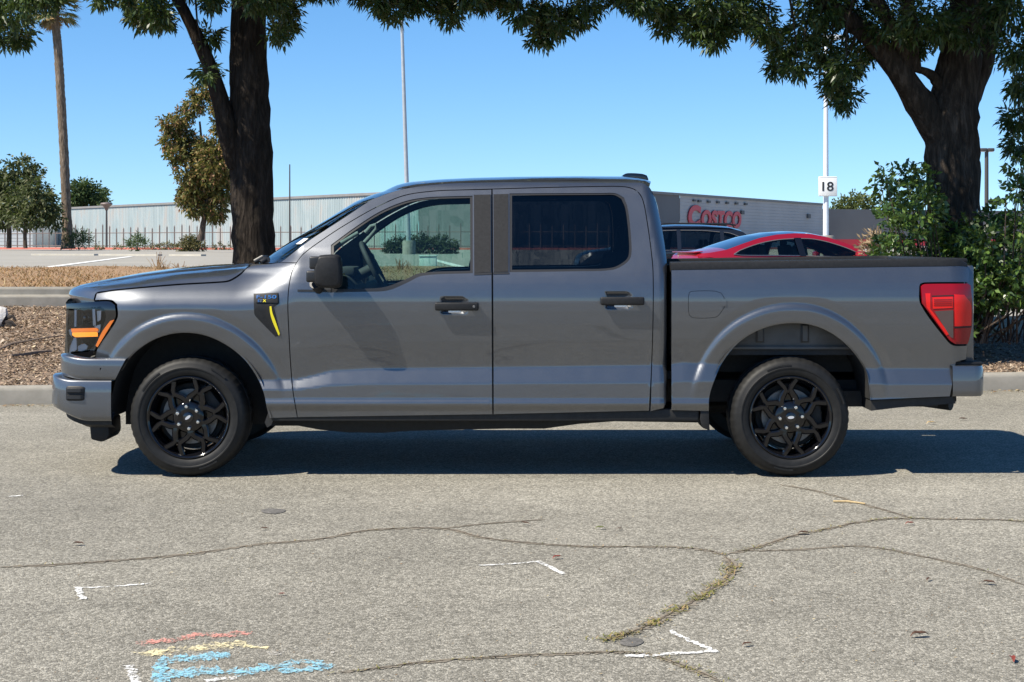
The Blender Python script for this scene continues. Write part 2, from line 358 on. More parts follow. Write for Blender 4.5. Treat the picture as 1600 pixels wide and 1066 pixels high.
for k, (pts, wd) in CR.items():
    V, Q, p = ribbon(pts, wd*.5, .0045, rough=.85); V2, Q2, _ = ribbon(pts, wd*2.2, .0025, n=16, rough=.8)
    MB().add(V2, Q2).build('crack_edge', M['crack_edge'], cracks, world=True); MB().add(V, Q).build('crack', M['crack'], cracks, world=True)
    dens = {'a': .12, 'b': .02, 'c': .35, 'd': .08, 'e': .12, 'f': .25, 'g': 1.0}[k]
    for q in p: moss_p.append((q, dens, wd))
# moss and seedling weeds in the cracks
V = []; Q = []
for q, dens, wd in moss_p:
    cl_ = dens*(.3+.9*max(0, math.sin(q[0]*9+q[1]*7))) if dens < 1 else 1
    for _ in range(int(RNG.poisson((13*max(.08, min(1, .55+.6*math.sin(q[0]*23+q[1]*15)+.4*math.sin(q[0]*61))) if dens == 1 else 13)*cl_))):
        a = random.uniform(0, 6.28); r = random.gauss(0, wd*(1.7 if dens == 1 else .8)); x = q[0]+random.uniform(-.04, .04)+math.cos(a)*r; y = q[1]+math.sin(a)*r
        L = random.uniform(.006, .018)*(1.3 if dens == 1 else .9); an = random.uniform(0, 6.28); w_ = L*.33; up = random.uniform(.1, .5)*L; b = len(V)
        c, s_ = math.cos(an), math.sin(an); V += [(x-s_*w_*.5, y+c*w_*.5, .005), (x+s_*w_*.5, y-c*w_*.5, .005), (x+c*L+s_*w_*.3, y+s_*L-c*w_*.3, .005+up), (x+c*L-s_*w_*.3, y+s_*L+c*w_*.3, .005+up)]; Q.append((b, b+1, b+2, b+3))
M['moss'] = leafmat('crack_moss', [(.0, (.10, .12, .025)), (.35, (.19, .19, .045)), (.65, (.27, .22, .09)), (1, (.33, .22, .13))], .8, .2, .2)
tag(link('crack_weeds', fast_mesh('crack_weeds', V, Q), M['moss']), 'yellow green moss and tiny weeds growing along the cracks', 'weeds', kind='stuff')
# chalk
def chalk(name, col, dens=.5):
    m = mat(name, col, .95, spec=.1); g = N(m); v = g.coord('Object'); out = [x for x in g.t.nodes if x.type == 'OUTPUT_MATERIAL'][0]
    tr = g.n('BsdfTransparent'); mx = g.n('MixShader'); f = g.ramp(g.math('ADD', g.math('MULTIPLY', g.noise(v, 95, 3, .7), .75), g.math('MULTIPLY', g.noise(v, 14, 3, .6), .45)), [(.625-dens*.16, 0), (.77-dens*.16, .9)])
    g.l(f, mx.inputs[0]); g.l(tr.outputs[0], mx.inputs[1]); g.l(g.b.outputs[0], mx.inputs[2]); g.l(mx.outputs[0], out.inputs[0]); return m
M['chalk_red'] = chalk('red_chalk', (.66, .29, .24), .40); M['chalk_yellow'] = chalk('yellow_chalk', (.72, .63, .38), .42); M['chalk_blue'] = chalk('blue_chalk', (.25, .52, .65), .55)
M['chalk_white'] = chalk('white_chalk', (.80, .80, .78), .55); M['chalk_pale'] = chalk('faded_chalk', (.52, .50, .46), .0); M['mark'] = chalk('white_spray_paint', (.76, .76, .74), .66)
draw = empty('chalk_drawing', gpt(330, 1035), 'red, yellow and blue chalk scribble on the asphalt', 'chalk drawing')
def blob(px, m, name, z=.0035, parent=draw, jit=0):
    p = crom([(gpt(a, b).x, gpt(a, b).y) for a, b in px], True, 6, 75); n = len(p)
    MB().add([(q[0]+random.uniform(-jit, jit), q[1]+random.uniform(-jit, jit), z) for q in p], [tuple(range(n))]).build(name, M[m], parent, world=True)
def stroke(px, wd, m, name='chalk_stroke', z=.0035, parent=draw, rough=.35, tap=False):
    V, Q, _ = ribbon(px, wd/2, z, 8, rough, tap); return MB().add(V, Q).build(name, M[m], parent, world=True)
stroke([(214, 1008), (240, 1003), (275, 1002), (280, 1003)], .055, 'chalk_red'); stroke([(285, 1000), (305, 993), (330, 992), (345, 997)], .05, 'chalk_red'); stroke([(350, 994), (368, 991), (388, 993)], .06, 'chalk_red')
stroke([(222, 1026), (255, 1019), (300, 1015), (340, 1010), (385, 1008)], .085, 'chalk_yellow', z=.004); stroke([(380, 1011), (420, 1014)], .03, 'chalk_yellow')
stroke([(420, 1024), (460, 1017), (490, 1017), (525, 1018)], .06, 'chalk_pale')
stroke([(246, 1034), (280, 1031), (310, 1029), (330, 1027), (360, 1025)], .085, 'chalk_blue', z=.0045); stroke([(244, 1060), (275, 1055), (305, 1052), (345, 1047)], .10, 'chalk_blue', z=.0045)
stroke([(355, 1050), (380, 1052), (405, 1049), (430, 1040)], .07, 'chalk_blue', z=.0045); stroke([(440, 1044), (452, 1037), (475, 1035), (505, 1040), (512, 1043), (490, 1047), (455, 1051), (441, 1046)], .05, 'chalk_blue', z=.0045)
stroke([(250, 1036), (248, 1066), (247, 1085)], .05, 'chalk_blue', z=.004); stroke([(320, 1066), (350, 1062), (370, 1061)], .03, 'chalk_white', z=.005)
for lab, a, b, wd in (('white corner mark above the chalk scribble, left', [(118, 920), (170, 918), (236, 912.5)], [(119, 919), (131, 938)], .020), ('long white corner mark in the middle of the foreground', [(749, 885), (800, 882), (842, 878.5)], [(840, 878), (880, 899)], .020),
                      ('white corner mark beside the mossy crack', [(1046, 986), (1080, 1003), (1120, 1020)], [(1122, 1019), (1060, 1023), (978, 1028)], .022)):
    mk = empty('corner_mark', gpt(*a[0]), lab, 'road marking', 'white corner marks on the asphalt'); stroke(a, wd, 'mark', 'mark_stroke', .004, mk, .3); stroke(b, wd*1.35, 'mark', 'mark_stroke', .0052, mk, .3)
mk = empty('corner_mark', gpt(206, 1050), 'short white upright mark left of the blue chalk', 'road marking', 'white corner marks on the asphalt'); stroke([(202, 1041), (208, 1055), (212, 1075)], .032, 'mark', 'mark_stroke', .004, mk, .3)
mk = empty('corner_mark', gpt(24, 776), 'tiny white dash at the left edge of the asphalt', 'road marking', 'white corner marks on the asphalt'); stroke([(14, 777), (36, 775)], .025, 'mark', 'mark_stroke', .004, mk, .3)
# flat tar spots
M['tar'] = varied('tar_spot', (.055, .053, .05), (.16, .15, .135), 70, .9, bump=.5, bscale=200)
def spot(px, lab):
    p = crom([(gpt(a, b).x, gpt(a, b).y) for a, b in px], True, 5, 80); n = len(p); c = p.mean(0); mb = MB()
    mb.add([(q[0], q[1], .003) for q in p]+[(c[0]+(q[0]-c[0])*.8, c[1]+(q[1]-c[1])*.8, .006) for q in p], [(i, (i+1) % n, n+(i+1) % n, n+i) for i in range(n)]+[tuple(range(n, 2*n))]); tag(mb.build('tar_patch', M['tar'], None, smooth=60), lab, 'tar patch', 'dark patches stuck on the asphalt')
spot([(408, 798), (420, 795), (445, 797), (443, 801), (430, 804), (412, 802)], 'dark flat tar patch on the asphalt left of centre'); spot([(968, 1004), (978, 997), (1000, 999), (1005, 1005), (990, 1011), (972, 1009)], 'dark flat tar patch at the end of the mossy crack')
# leaves and litter
def curled_leaf(L, W):
    V = []
    for i in range(7):
        u = i/6; w_ = W*math.sin(math.pi*min(1, u*.96+.03))**.8; z = .012*math.sin(u*3.1)+.004*math.sin(u*9)
        V += [((u-.5)*L, -w_/2, z+.25*w_), ((u-.5)*L, 0, z), ((u-.5)*L, w_/2, z+.3*w_)]
    return MB().add(V, [(i*3+k, (i+1)*3+k, (i+1)*3+k+1, i*3+k+1) for i in range(6) for k in range(2)]).mesh('fallen_leaf', 60)
M['leaf_dark'] = varied('dark_dry_leaf', (.045, .022, .012), (.10, .05, .03), 60, .7); M['leaf_red'] = varied('red_dry_leaf', (.14, .02, .015), (.22, .05, .03), 60, .6); M['leaf_tan'] = varied('tan_dry_leaf', (.34, .24, .12), (.5, .38, .2), 60, .7); M['leaf_green'] = varied('green_leaf', (.09, .11, .03), (.16, .17, .05), 60, .6)
lm = {k: curled_leaf(.075, .026) for k in ('leaf_dark', 'leaf_red', 'leaf_tan', 'leaf_green')}
for k in lm: lm[k].materials.append(M[k])
LV = [(1437, 994, 'leaf_dark', 1.0, .2, 'curled dark brown leaf on the asphalt lower right'), (1582, 1031, 'leaf_red', .8, 1.4, 'dark red leaf on the asphalt at the lower right edge'), (1168, 1008, 'leaf_dark', .6, .4, 'small dark leaf right of the white corner mark by the moss'), (413, 827, 'leaf_dark', .6, .1, 'small dark leaf just below the left tar patch'), (871, 872, 'leaf_red', .7, .5, 'reddish leaf right of the middle white corner mark'), (1451, 906, 'leaf_dark', .55, .9, 'small dark leaf above the curled brown leaf'), (1545, 912, 'leaf_dark', .8, -.4, 'thin bent dark leaf near the right crack'), (1422, 819, 'leaf_red', .7, .1, 'reddish leaf where two cracks meet, right'), (938, 826, 'leaf_green', .7, .2, 'greenish leaf on the asphalt above the long crack'), (968, 827, 'leaf_dark', .45, .2, 'tiny dark leaf beside the greenish leaf'), (820, 819, 'leaf_dark', .7, -.4, 'brown leaf at the end of the short crack branch'), (1256, 834, 'leaf_dark', .8, .1, 'dark leaf lying in the right crack'), (1455, 662, 'leaf_tan', 1.1, .2, 'yellow leaf on the road behind the rear wheel'), (1505, 656, 'leaf_dark', 1.0, -.2, 'brown leaf on the road below the rear bumper'), (441, 929, 'leaf_red', .4, .3, 'tiny reddish leaf in the left foreground'), (122, 851, 'leaf_dark', .8, -.1, 'grey brown leaf above the left crack')]
for px, py, k, sc_, rz, lab in LV:
    o = link('fallen_leaf', lm[k]); o.location = gpt(px, py, .006); o.rotation_euler = (0, 0, rz); o.scale = (sc_,)*3; tag(o, lab, 'leaf', 'fallen leaves on the road')
tw = MB().tube([gpt(1302, 783.5, .008), gpt(1325, 783.5, .009), gpt(1352, 787, .007)], [.006, .006, .004], 6).build('dry_stick', M['leaf_tan'], None, smooth=50); tag(tw, 'thin pale stick on the road near the rear wheel', 'stick')
V = []; Q = []
def chip(x, y, z, L, W, lift=.4, store=None):
    an = random.uniform(0, 6.28); c, s_ = math.cos(an), math.sin(an); tl_ = random.uniform(-lift, lift); b = len(V); cz = random.uniform(.002, .012)
    for u, w_ in ((-.5, 0), (0, -.5), (.5, 0), (0, .5)):
        V.append((x+c*u*L-s_*w_*W, y+s_*u*L+c*w_*W, z+cz+u*L*tl_+abs(w_)*W*random.uniform(-.3, .5)))
    Q.append((b, b+1, b+2, b+3))
for _ in range(1500):
    py = 620+446*random.random()**1.3; px = random.uniform(-40, 1640); p = gpt(px, py); chip(p.x, p.y, 0, random.uniform(.004, .014), random.uniform(.003, .008), .15)
for x in np.linspace(-6, 7, 1400):
    d = abs(random.gauss(0, .10)); xx = x+random.uniform(-.05, .05); chip(xx, kerbD(xx)-CD-.01-d, 0, random.uniform(.012, .06), random.uniform(.008, .025), .2)
M['litter'] = leafmat('leaf_litter', [(0, (.10, .06, .035)), (.35, (.24, .15, .08)), (.6, (.34, .25, .14)), (.85, (.42, .36, .22)), (1, (.13, .12, .05))], .85, .1, .2)
tag(link('road_litter', fast_mesh('road_litter', V, Q), M['litter']), 'small dry leaf crumbs and grit scattered on the asphalt', 'litter', kind='stuff')
# bark chips and dry leaves on the planting bed
V = []; Q = []
for _ in range(64000):
    x = random.uniform(-9, 8.5); x = x if not (-1.6 < x < 3.2) or random.random() < .3 else random.uniform(-6.2, -2); D = kerbD(x)+.14+(bed_d1(x)-kerbD(x)-.16)*random.random()
    big = random.random(); chip(x, D-CD, bed_z(x, D)+random.uniform(0, .018), random.uniform(.02, .06)*(1.5 if big > .93 else 1), random.uniform(.008, .024)*(1.5 if big > .93 else 1), .55)
M['bark'] = leafmat('bark_chips', [(0, (.075, .05, .032)), (.2, (.18, .12, .08)), (.55, (.29, .20, .14)), (.8, (.40, .30, .215)), (.93, (.50, .42, .33)), (1, (.60, .47, .28))], .9, .05, .15)
tag(link('bark_mulch', fast_mesh('bark_mulch', V, Q), M['bark']), 'brown bark chips and dry leaves covering the planting bed', 'mulch', kind='stuff')
M['twig'] = varied('grey_twig', (.11, .08, .06), (.2, .15, .12), 30, .9)
def bedpt(px, py):
    lo_, hi_ = 13.5, 18.3
    for _ in range(30):
        D = (lo_+hi_)/2; x = (px-800)*D/F; y = 380+(CH-bed_z(x, D))*F/D
        if y > py: lo_ = D
        else: hi_ = D
    return Vector((x, D-CD, bed_z(x, D)+.025))
for pts, r, lab in (([(0, 549), (18, 541), (45, 536), (75, 531), (98, 528)], .011, 'long thin twig lying across the mulch, upper one'), ([(18, 560), (40, 558), (58, 554), (80, 552)], .016, 'short thicker twig lying on the mulch, lower one')):
    tag(MB().tube([bedpt(*q) for q in pts], [r, r*1.1, r, r*.8, r*.5][:len(pts)], 6, jit=.15).build('fallen_twig', M['twig'], None, smooth=60), lab, 'twig', 'twigs on the mulch')
# bleached stump with dark roots at the left edge
st_ = empty('driftwood_stump', bedpt(4, 510), 'bleached chunk of wood with dark dead roots at left edge', 'stump')
p0 = bedpt(2, 512); M['bleached'] = varied('bleached_wood', (.42, .39, .37), (.62, .6, .58), 14, .85, bump=.5, bscale=40, bdist=.02)
s1 = MB(); s1.tube([p0+Vector((-.12, 0, -.03)), p0+Vector((-.05, 0, .05)), p0+Vector((.0, .02, .13)), p0+Vector((.02, .02, .19))], [.09, .11, .09, .04], 10, jit=.25); s1.build('wood_block', M['bleached'], st_, smooth=50, world=True)
M['charred'] = varied('dark_dead_root', (.012, .010, .009), (.04, .03, .025), 20, .8)
for pts in ([(-.06, 0, .03), (.06, -.02, .08), (.13, -.02, .10), (.17, -.03, .05)], [(-.06, 0, .02), (.05, -.03, .04), (.13, -.05, .035), (.18, -.05, -.01)], [(-.1, -.05, -.03), (.02, -.08, -.05), (.10, -.10, -.10)], [(.06, -.03, .04), (.12, -.05, .0), (.13, -.06, -.04)]):
    MB().tube([p0+Vector(q) for q in pts], [.022, .026, .02, .008][:len(pts)], 7, jit=.2).build('root', M['charred'], st_, smooth=50, world=True)
# ================================================================== the pickup truck
YC = 0.97                                   # centre plane of the truck
truck = empty('pickup_truck', (0, YC, 0), 'dark grey four-door pickup truck parked side-on in the sunlit foreground', 'pickup truck')
def paint_mat(name, base, rough=.34, metal=.75):
    m = mat(name, base, rough, metal, coat=1.0, coat_rough=.025); g = N(m); v = g.coord('Object')
    g.b.inputs['Coat IOR'].default_value = 1.72
    fl = g.voro(v, 2600, out='Color'); bw = g.n('RGBToBW'); g.l(fl, bw.inputs[0])
    g.col(g.ramp(bw.outputs[0], [(.1, tuple(c*.82 for c in base)), (.75, tuple(c*1.12 for c in base)), (1, tuple(min(1, c*1.9) for c in base))]))
    d = g.noise(v, 9, 5); g.rough(g.ramp(d, [(.3, rough-.02), (.7, rough+.03)]))
    return m
M['paint'] = paint_mat('grey_metallic_paint', (.100, .105, .115), .41, .80)
M['lens_red'] = mat('red_lens', (.26, .003, .008), .22, coat=.25, spec=.35)
M['lens_red_bright'] = mat('bright_red_lens', (.70, .012, .010), .25, coat=.2, spec=.3)
M['lens_smoke'] = mat('smoked_lens', (.07, .045, .045), .12, coat=1)
M['amber'] = mat('amber_lens', (.55, .13, .012), .15, coat=1)
M['amber_bright'] = mat('bright_amber_lens', (.9, .28, .02), .15, coat=1)
M['glass_front'] = glass('door_glass', (.60, .76, .72), .9)
M['glass_rear'] = glass('privacy_glass', (.27, .29, .30), .9)
M['glass_ws'] = glass('windshield_glass', (.66, .80, .78), 1.0)
M['lens_clear'] = glass('clear_lens', (.97, .97, .98), 1.0)
M['yellow'] = mat('yellow_paint', (.78, .66, .015), .4, coat=.3)
M['interior'] = varied('dark_interior', (.035, .037, .040), (.055, .057, .06), 20, .75)
M['headliner'] = varied('headliner_cloth', (.20, .215, .225), (.26, .275, .285), 40, .9)
M['tyre'] = varied('tyre_rubber', (.007, .007, .007), (.014, .0138, .0135), 25, .58, bump=.15, bscale=300, bdist=.001)
M['tyre'].node_tree.nodes['Principled BSDF'].inputs['Specular IOR Level'].default_value = .3
M['well'] = varied('wheelhouse_panel', (.055, .054, .053), (.095, .093, .09), 6, .7)
def wl(pts, Y=-.03): return np.array([[P(a, b, Y).x, P(a, b, Y).z] for a, b in pts])
ARCH_F = [(170.7, 656), (176.4, 620), (187.6, 582.7), (206.4, 556.4), (232.7, 535.8), (262.7, 523.8), (292.7, 520.8), (322.7, 525.6), (352.8, 539.5), (379, 560), (397.8, 584.6), (411, 612.7), (416.6, 639), (421, 654)]
ARCH_R = [(1108, 642.6), (1109, 620), (1115.7, 597.6), (1129, 567.6), (1151, 539.4), (1177.6, 520.7), (1207.6, 509.4), (1237.6, 505.7), (1267.6, 508.7), (1297.6, 520.7), (1324, 541.3), (1342.6, 563.8), (1354, 586.3), (1359.5, 625.7)]
AF = crom(wl(ARCH_F), False, 4); AR = crom(wl(ARCH_R), False, 4)
def pdist(x, z, pl):
    x = np.asarray(x, float)[..., None]; z = np.asarray(z, float)[..., None]
    ax, az_ = pl[:-1, 0], pl[:-1, 1]; bx, bz = pl[1:, 0]-ax, pl[1:, 1]-az_
    t = np.clip(((x-ax)*bx+(z-az_)*bz)/(bx*bx+bz*bz+1e-12), 0, 1)
    return np.sqrt(((x-ax-t*bx)**2+(z-az_-t*bz)**2).min(-1))
# cross-section of the body side: height -> how far it lies inside the widest plane
_pt = [(.2, .040), (.30, .034), (.415, .020), (.450, .004), (.466, .003), (.486, .013), (.590, .012), (.690, .043), (.70, .043), (.76, .0345), (.85, .0200), (.95, .0085), (1.03, .0025), (1.08, .001), (1.115, .0018),
       (1.16, .0075), (1.20, .0165), (1.24, .030), (1.27, .042), (1.30, .056), (1.40, .100), (1.50, .146), (1.60, .192), (1.70, .238), (1.76, .266), (1.80, .293), (1.82, .315), (1.84, .355), (1.855, .41), (1.9, .6)]
_z = np.arange(.2, 1.9, .001); _s = np.interp(_z, [a for a, b in _pt], [b for a, b in _pt])
_k = np.exp(-.5*(np.arange(-18, 19)/5.5)**2); _k /= _k.sum(); _s = np.convolve(np.pad(_s, 18, mode='edge'), _k, mode='valid')
FL_D = np.array([0, .004, .03, .075, .088, .104, .118, .128, .145, .18, .3]); FL_O = np.array([.008, .0115, .013, .014, .0132, .0075, -.0015, -.0035, -.002, .0, 0])
_d = np.arange(0, .3, .001); _fo = np.interp(_d, FL_D, FL_O); _k2 = np.exp(-.5*(np.arange(-12, 13)/3.2)**2); _k2 /= _k2.sum(); _fo = np.convolve(np.pad(_fo, 12, mode='edge'), _k2, mode='valid')
HANDLE = [(711, 478), (969, 469.5)]
HXZ = [(P(a, b, -.03).x, P(a, b, -.03).z) for a, b in HANDLE]
def S(x, z):
    x = np.asarray(x, float); z = np.asarray(z, float)
    zt = np.interp(x, [-1.45, -1.33, -1.23, -1.12, -.9, .95, 1.05, 2.3, 2.5], [.600, .603, .625, .655, .668, .69, .705, .668, .668])
    lo = .486 + (z-.486)*(.69-.486)/(zt-.486); hi = .69+(z-zt)*(1.05-.69)/(1.05-zt)
    zz = np.where(z < .486, z, np.where(z < zt, lo, np.where(z < 1.05, hi, z)))
    fr = 1-sstep(x, -1.72, -1.30)
    zz = zz + .05*fr*sstep(z, .85, 1.05)*(1-sstep(z, 1.25, 1.3))
    s = np.interp(zz, _z, _s)
    s = s + fr*2.6*np.maximum(0, z-1.03)**2
    s = s + .40*np.clip((-2.2-x)/.72, 0, 3)**2.4
    s = s + .05*np.clip((x-2.70)/.14, 0, 2)**2
    s = s + .004*((np.clip(x, -2.2, 2.2)+.2)/1.4)**2
    s = s + .07*sstep(-x, .9, 1.6)*sstep(z, 1.29, 1.42)
    xb = .968-.155*np.clip(z-1.3, 0, 1)
    s = s + np.where(x < .974, .05*np.clip((x-(xb-.06))/.06, 0, 1.6)**2, 0)
    for pl, cx in ((AF, -1.98), (AR, 1.71)):
        m = np.abs(x-cx) < .95
        if m.any():
            d = pdist(x[m], z[m], pl); am = sstep(z[m], .46, .72)
            s[m] = s[m]-np.interp(d, _d, _fo)*am
    for hx, hz in HXZ:
        q = ((x-hx+.01)/.085)**4+((z-hz)/.056)**4
        s = s + .022*np.clip(1-q, 0, 1)**1.0*(q < 1)
    return s-.03
def solve(pts):
    p = np.asarray(pts, float); Y = np.zeros(len(p))
    for _ in range(30):
        X = (p[:, 0]-800)*(CD+Y)/F; Z = CH-(p[:, 1]-380)*(CD+Y)/F
        Y = .5*Y+.5*np.clip(S(X, Z), -.2, .8)
    return np.stack([X, Z], 1)
def grad(x, z, h=.0012):
    n = np.stack([(S(x+h, z)-S(x-h, z))/(2*h), -np.ones_like(x), (S(x, z+h)-S(x, z-h))/(2*h)], -1)
    return n/np.linalg.norm(n, axis=-1, keepdims=True)
def inset(poly, g):
    p = np.asarray(poly); a = .5*np.sum(p[:, 0]*np.roll(p[:, 1], -1)-np.roll(p[:, 0], -1)*p[:, 1]); sg = 1 if a > 0 else -1
    d1 = p-np.roll(p, 1, 0); d2 = np.roll(p, -1, 0)-p
    n1 = np.stack([-d1[:, 1], d1[:, 0]], 1)/(np.linalg.norm(d1, axis=1, keepdims=True)+1e-9); n2 = np.stack([-d2[:, 1], d2[:, 0]], 1)/(np.linalg.norm(d2, axis=1, keepdims=True)+1e-9)
    n = n1+n2; n /= np.maximum(np.linalg.norm(n, axis=1, keepdims=True), .3)
    return p+n*g*sg
def pip(q, loops):
    ins = np.zeros(len(q), bool)
    for p in loops:
        x1, y1 = p[:, 0], p[:, 1]; x2, y2 = np.roll(x1, -1), np.roll(y1, -1)
        c = ((y1[None] > q[:, 1:2]) != (y2[None] > q[:, 1:2])) & (q[:, 0:1] < (x2-x1)[None]*(q[:, 1:2]-y1[None])/((y2-y1)[None]+1e-15)+x1[None])
        ins ^= (c.sum(1) % 2).astype(bool)
    return ins
def resample(p, mx):
    out = []
    for i in range(len(p)):
        a, b = p[i], p[(i+1) % len(p)]; n = max(1, int(np.linalg.norm(b-a)/mx))
        for k in range(n): out.append(a+(b-a)*k/n)
    q = [out[0]]
    for o in out[1:]:
        if np.linalg.norm(o-q[-1]) > .0015: q.append(o)
    return np.array(q)
def sheet(loops, fn, nfn, step, flange, off):
    """triangulated sheet over 2-D loops (first outer, others holes); fn(x, z) -> Y, nfn -> normals"""
    lo, hi = loops[0].min(0), loops[0].max(0)
    gx = np.arange(lo[0]+step[0]/2, hi[0], step[0]); gz = np.arange(lo[1]+step[1]/2, hi[1], step[1])
    G = np.stack(np.meshgrid(gx, gz), -1).reshape(-1, 2)
    if len(G):
        G = G[pip(G, loops)]
        d = np.full(len(G), 9.)
        for p in loops:
            if len(G): d = np.minimum(d, pdist(G[:, 0], G[:, 1], np.vstack([p, p[:1]])))
        G = G[d > min(step)*.45]
    pts = []; ed = []
    for p in loops:
        b = len(pts); pts += [tuple(v) for v in p]; ed += [(b+i, b+(i+1) % len(p)) for i in range(len(p))]
    nb = len(pts); pts += [tuple(v) for v in G]
    vo, eo, fo, _, _, _ = mgeo.delaunay_2d_cdt([Vector(v) for v in pts], ed, [], 0, 1e-6)
    V2 = np.array([[v.x, v.y] for v in vo]); T = np.array(fo, int)
    cen = V2[T].mean(1); T = T[pip(cen, loops)]
    a = V2[T]; cr = (a[:, 1, 0]-a[:, 0, 0])*(a[:, 2, 1]-a[:, 0, 1])-(a[:, 1, 1]-a[:, 0, 1])*(a[:, 2, 0]-a[:, 0, 0])
    T = T[np.abs(cr) > 1e-10]; cr = cr[np.abs(cr) > 1e-10]; T[cr < 0] = T[cr < 0][:, ::-1]
    Y = fn(V2[:, 0], V2[:, 1])+off; V = np.stack([V2[:, 0], Y, V2[:, 1]], 1); Nn = nfn(V2[:, 0], V2[:, 1])
    verts = list(map(tuple, V)); faces = [tuple(int(i) for i in t) for t in T]; ln = [Nn[i] for t in T for i in t]
    if flange:
        for p in loops:
            b = len(verts); n = len(p); y = fn(p[:, 0], p[:, 1])+off
            p2 = inset(p, .001 if p is loops[0] else -.001)
            verts += [(p[i, 0], y[i], p[i, 1]) for i in range(n)]+[(p2[i, 0], y[i]+flange, p2[i, 1]) for i in range(n)]
            for i in range(n):
                j = (i+1) % n; f = (b+i, b+j, b+n+j, b+n+i)
                e = np.array(verts[f[1]])-np.array(verts[f[0]]); g_ = np.array(verts[f[3]])-np.array(verts[f[0]]); nn = np.cross(e, g_); nn = nn/(np.linalg.norm(nn)+1e-12)
                faces.append(f); ln += [nn]*4
    return verts, faces, ln
def mesh_n(name, verts, faces, ln, m):
    me = bpy.data.meshes.new(name); me.from_pydata(verts, [], faces); me.polygons.foreach_set('use_smooth', np.ones(len(faces), bool))
    me.normals_split_custom_set([tuple(n) for n in ln]); me.materials.append(m); return me
def two(x): return x if isinstance(x, tuple) else (x, x)
def panel(name, outer, holes=(), m='paint', parent=None, off=0, gap=.0028, flange=.022, both=True, step=(.02, .012), ang=38, nseg=6):
    m = M[m]; parent = two(parent or truck)
    L = [solve(crom(outer, True, nseg, ang))]+[solve(crom(h, True, nseg, ang)) for h in holes]
    L = [resample(l, .03) for l in L]
    if gap: L[0] = inset(L[0], gap)
    v, f, ln = sheet(L, S, grad, step, flange, off)
    near = link(name, mesh_n(name, v, f, ln, m), None, parent[0], world=parent[0] is truck)
    if not both: return near
    v2 = [(x, 2*YC-y, z) for x, y, z in v]; f2 = [t[::-1] for t in f]; ln2 = []; k = 0
    for t in f:
        ln2 += [(n[0], -n[1], n[2]) for n in ln[k:k+len(t)][::-1]]; k += len(t)
    far = link(name, mesh_n(name, v2, f2, ln2, m), None, parent[1], world=parent[1] is truck)
    return near, far
def mirror_obj(o, parent=None):
    me = o.data.copy(); co = np.empty(len(me.vertices)*3, np.float32); me.vertices.foreach_get('co', co); co = co.reshape(-1, 3); co[:, 1] = 2*YC-co[:, 1]
    me.vertices.foreach_set('co', co.ravel()); me.flip_normals(); me.update()
    p = parent or truck
    return link(o.name.split('.')[0], me, None, p, world=p is truck)
def SX(px, py):                              # point of the body side seen at a pixel
    x, z = solve([(px, py)])[0]; return Vector((x, float(S(np.array([x]), np.array([z]))[0]), z))
# ---- front wing
A_F = ARCH_F[::-1]
FEND = [(151, 458.5), (180, 454), (275, 445.5), (350, 441), (361, 438.5), (376, 429), (389, 417), (420, 412.5), (437, 410.5), (463, 411), (455, 429), (450, 465), (451, 512), (456.8, 603), (464.7, 652.5)] + A_F[:-2] + [(200.5, 560.5), (148, 560.5), (152.5, 544), (182.5, 498), (182.5, 475.5), (174, 469.5), (148, 469.5)]
fender = panel('front_wing', FEND, step=(.009, .009))
VENT = [(396.5, 459), (434.9, 457.4), (436, 474.5), (427.8, 480.3), (431, 494), (438, 524.5), (430.7, 526.3), (399.7, 494.6), (397.5, 490)]
vent = panel('wing_vent', VENT, m='grain_black', parent=fender, off=-.004, gap=0, flange=.006, ang=25)
def stuck(name, pts, m, parent, off, flange=.004, ang=25, **kw): return panel(name, pts, m=m, parent=parent, off=off, gap=0, flange=flange, ang=ang, **kw)
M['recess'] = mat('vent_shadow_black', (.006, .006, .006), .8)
stuck('vent_slot', [(415, 475.5), (428, 475), (428.5, 485), (437, 521), (436, 525), (431, 522), (420, 503), (415, 490)], 'recess', fender, -.0055)
stuck('vent_accent', [(421.5, 479), (424.2, 478.5), (426, 489), (429.8, 499), (437.3, 521), (436.5, 524.5), (435.2, 523.5), (426.5, 503.5), (422.5, 490)], 'yellow', fender, -.008)
plate = stuck('badge_plate', [(398.5, 459.8), (434, 458.4), (434.6, 473.2), (400, 472.6)], 'grain_black', fender, -.010, .006)
def body_text(txt, x0, y0, x1, y1, m, parent, off, offset=0):
    a = SX(x0, y1); b = SX(x1, y0); me = fit_mesh(text_mesh(txt, 1, .0, offset), b.x-a.x, b.z-a.z)
    co = np.empty(len(me.vertices)*3, np.float32); me.vertices.foreach_get('co', co); co = co.reshape(-1, 3)
    x = co[:, 0]+a.x; z = co[:, 1]+a.z; out = np.stack([x, S(x.astype(float), z.astype(float))-off, z], 1).astype(np.float32)
    me.vertices.foreach_set('co', out.ravel()); me.update(); me.materials.clear()
    return link('badge_lettering', me, m, parent)
body_text('F-150', 401, 461, 432.5, 466.5, M['chrome'], fender[0], .0125, .02)
body_text('ST', 403, 468, 410.5, 472, M['chrome'], fender[0], .0125, .02)
body_text('X', 411, 468, 416.5, 472, M['yellow'], fender[0], .0125, .03)
panel('wing_lining', [(152, 456), (180, 451), (275, 441), (350, 436.5), (362, 434), (378, 424), (392, 413), (436, 413), (436, 450), (300, 470), (152, 470)], m='black_matte', parent=truck, off=.05, gap=0, flange=0)
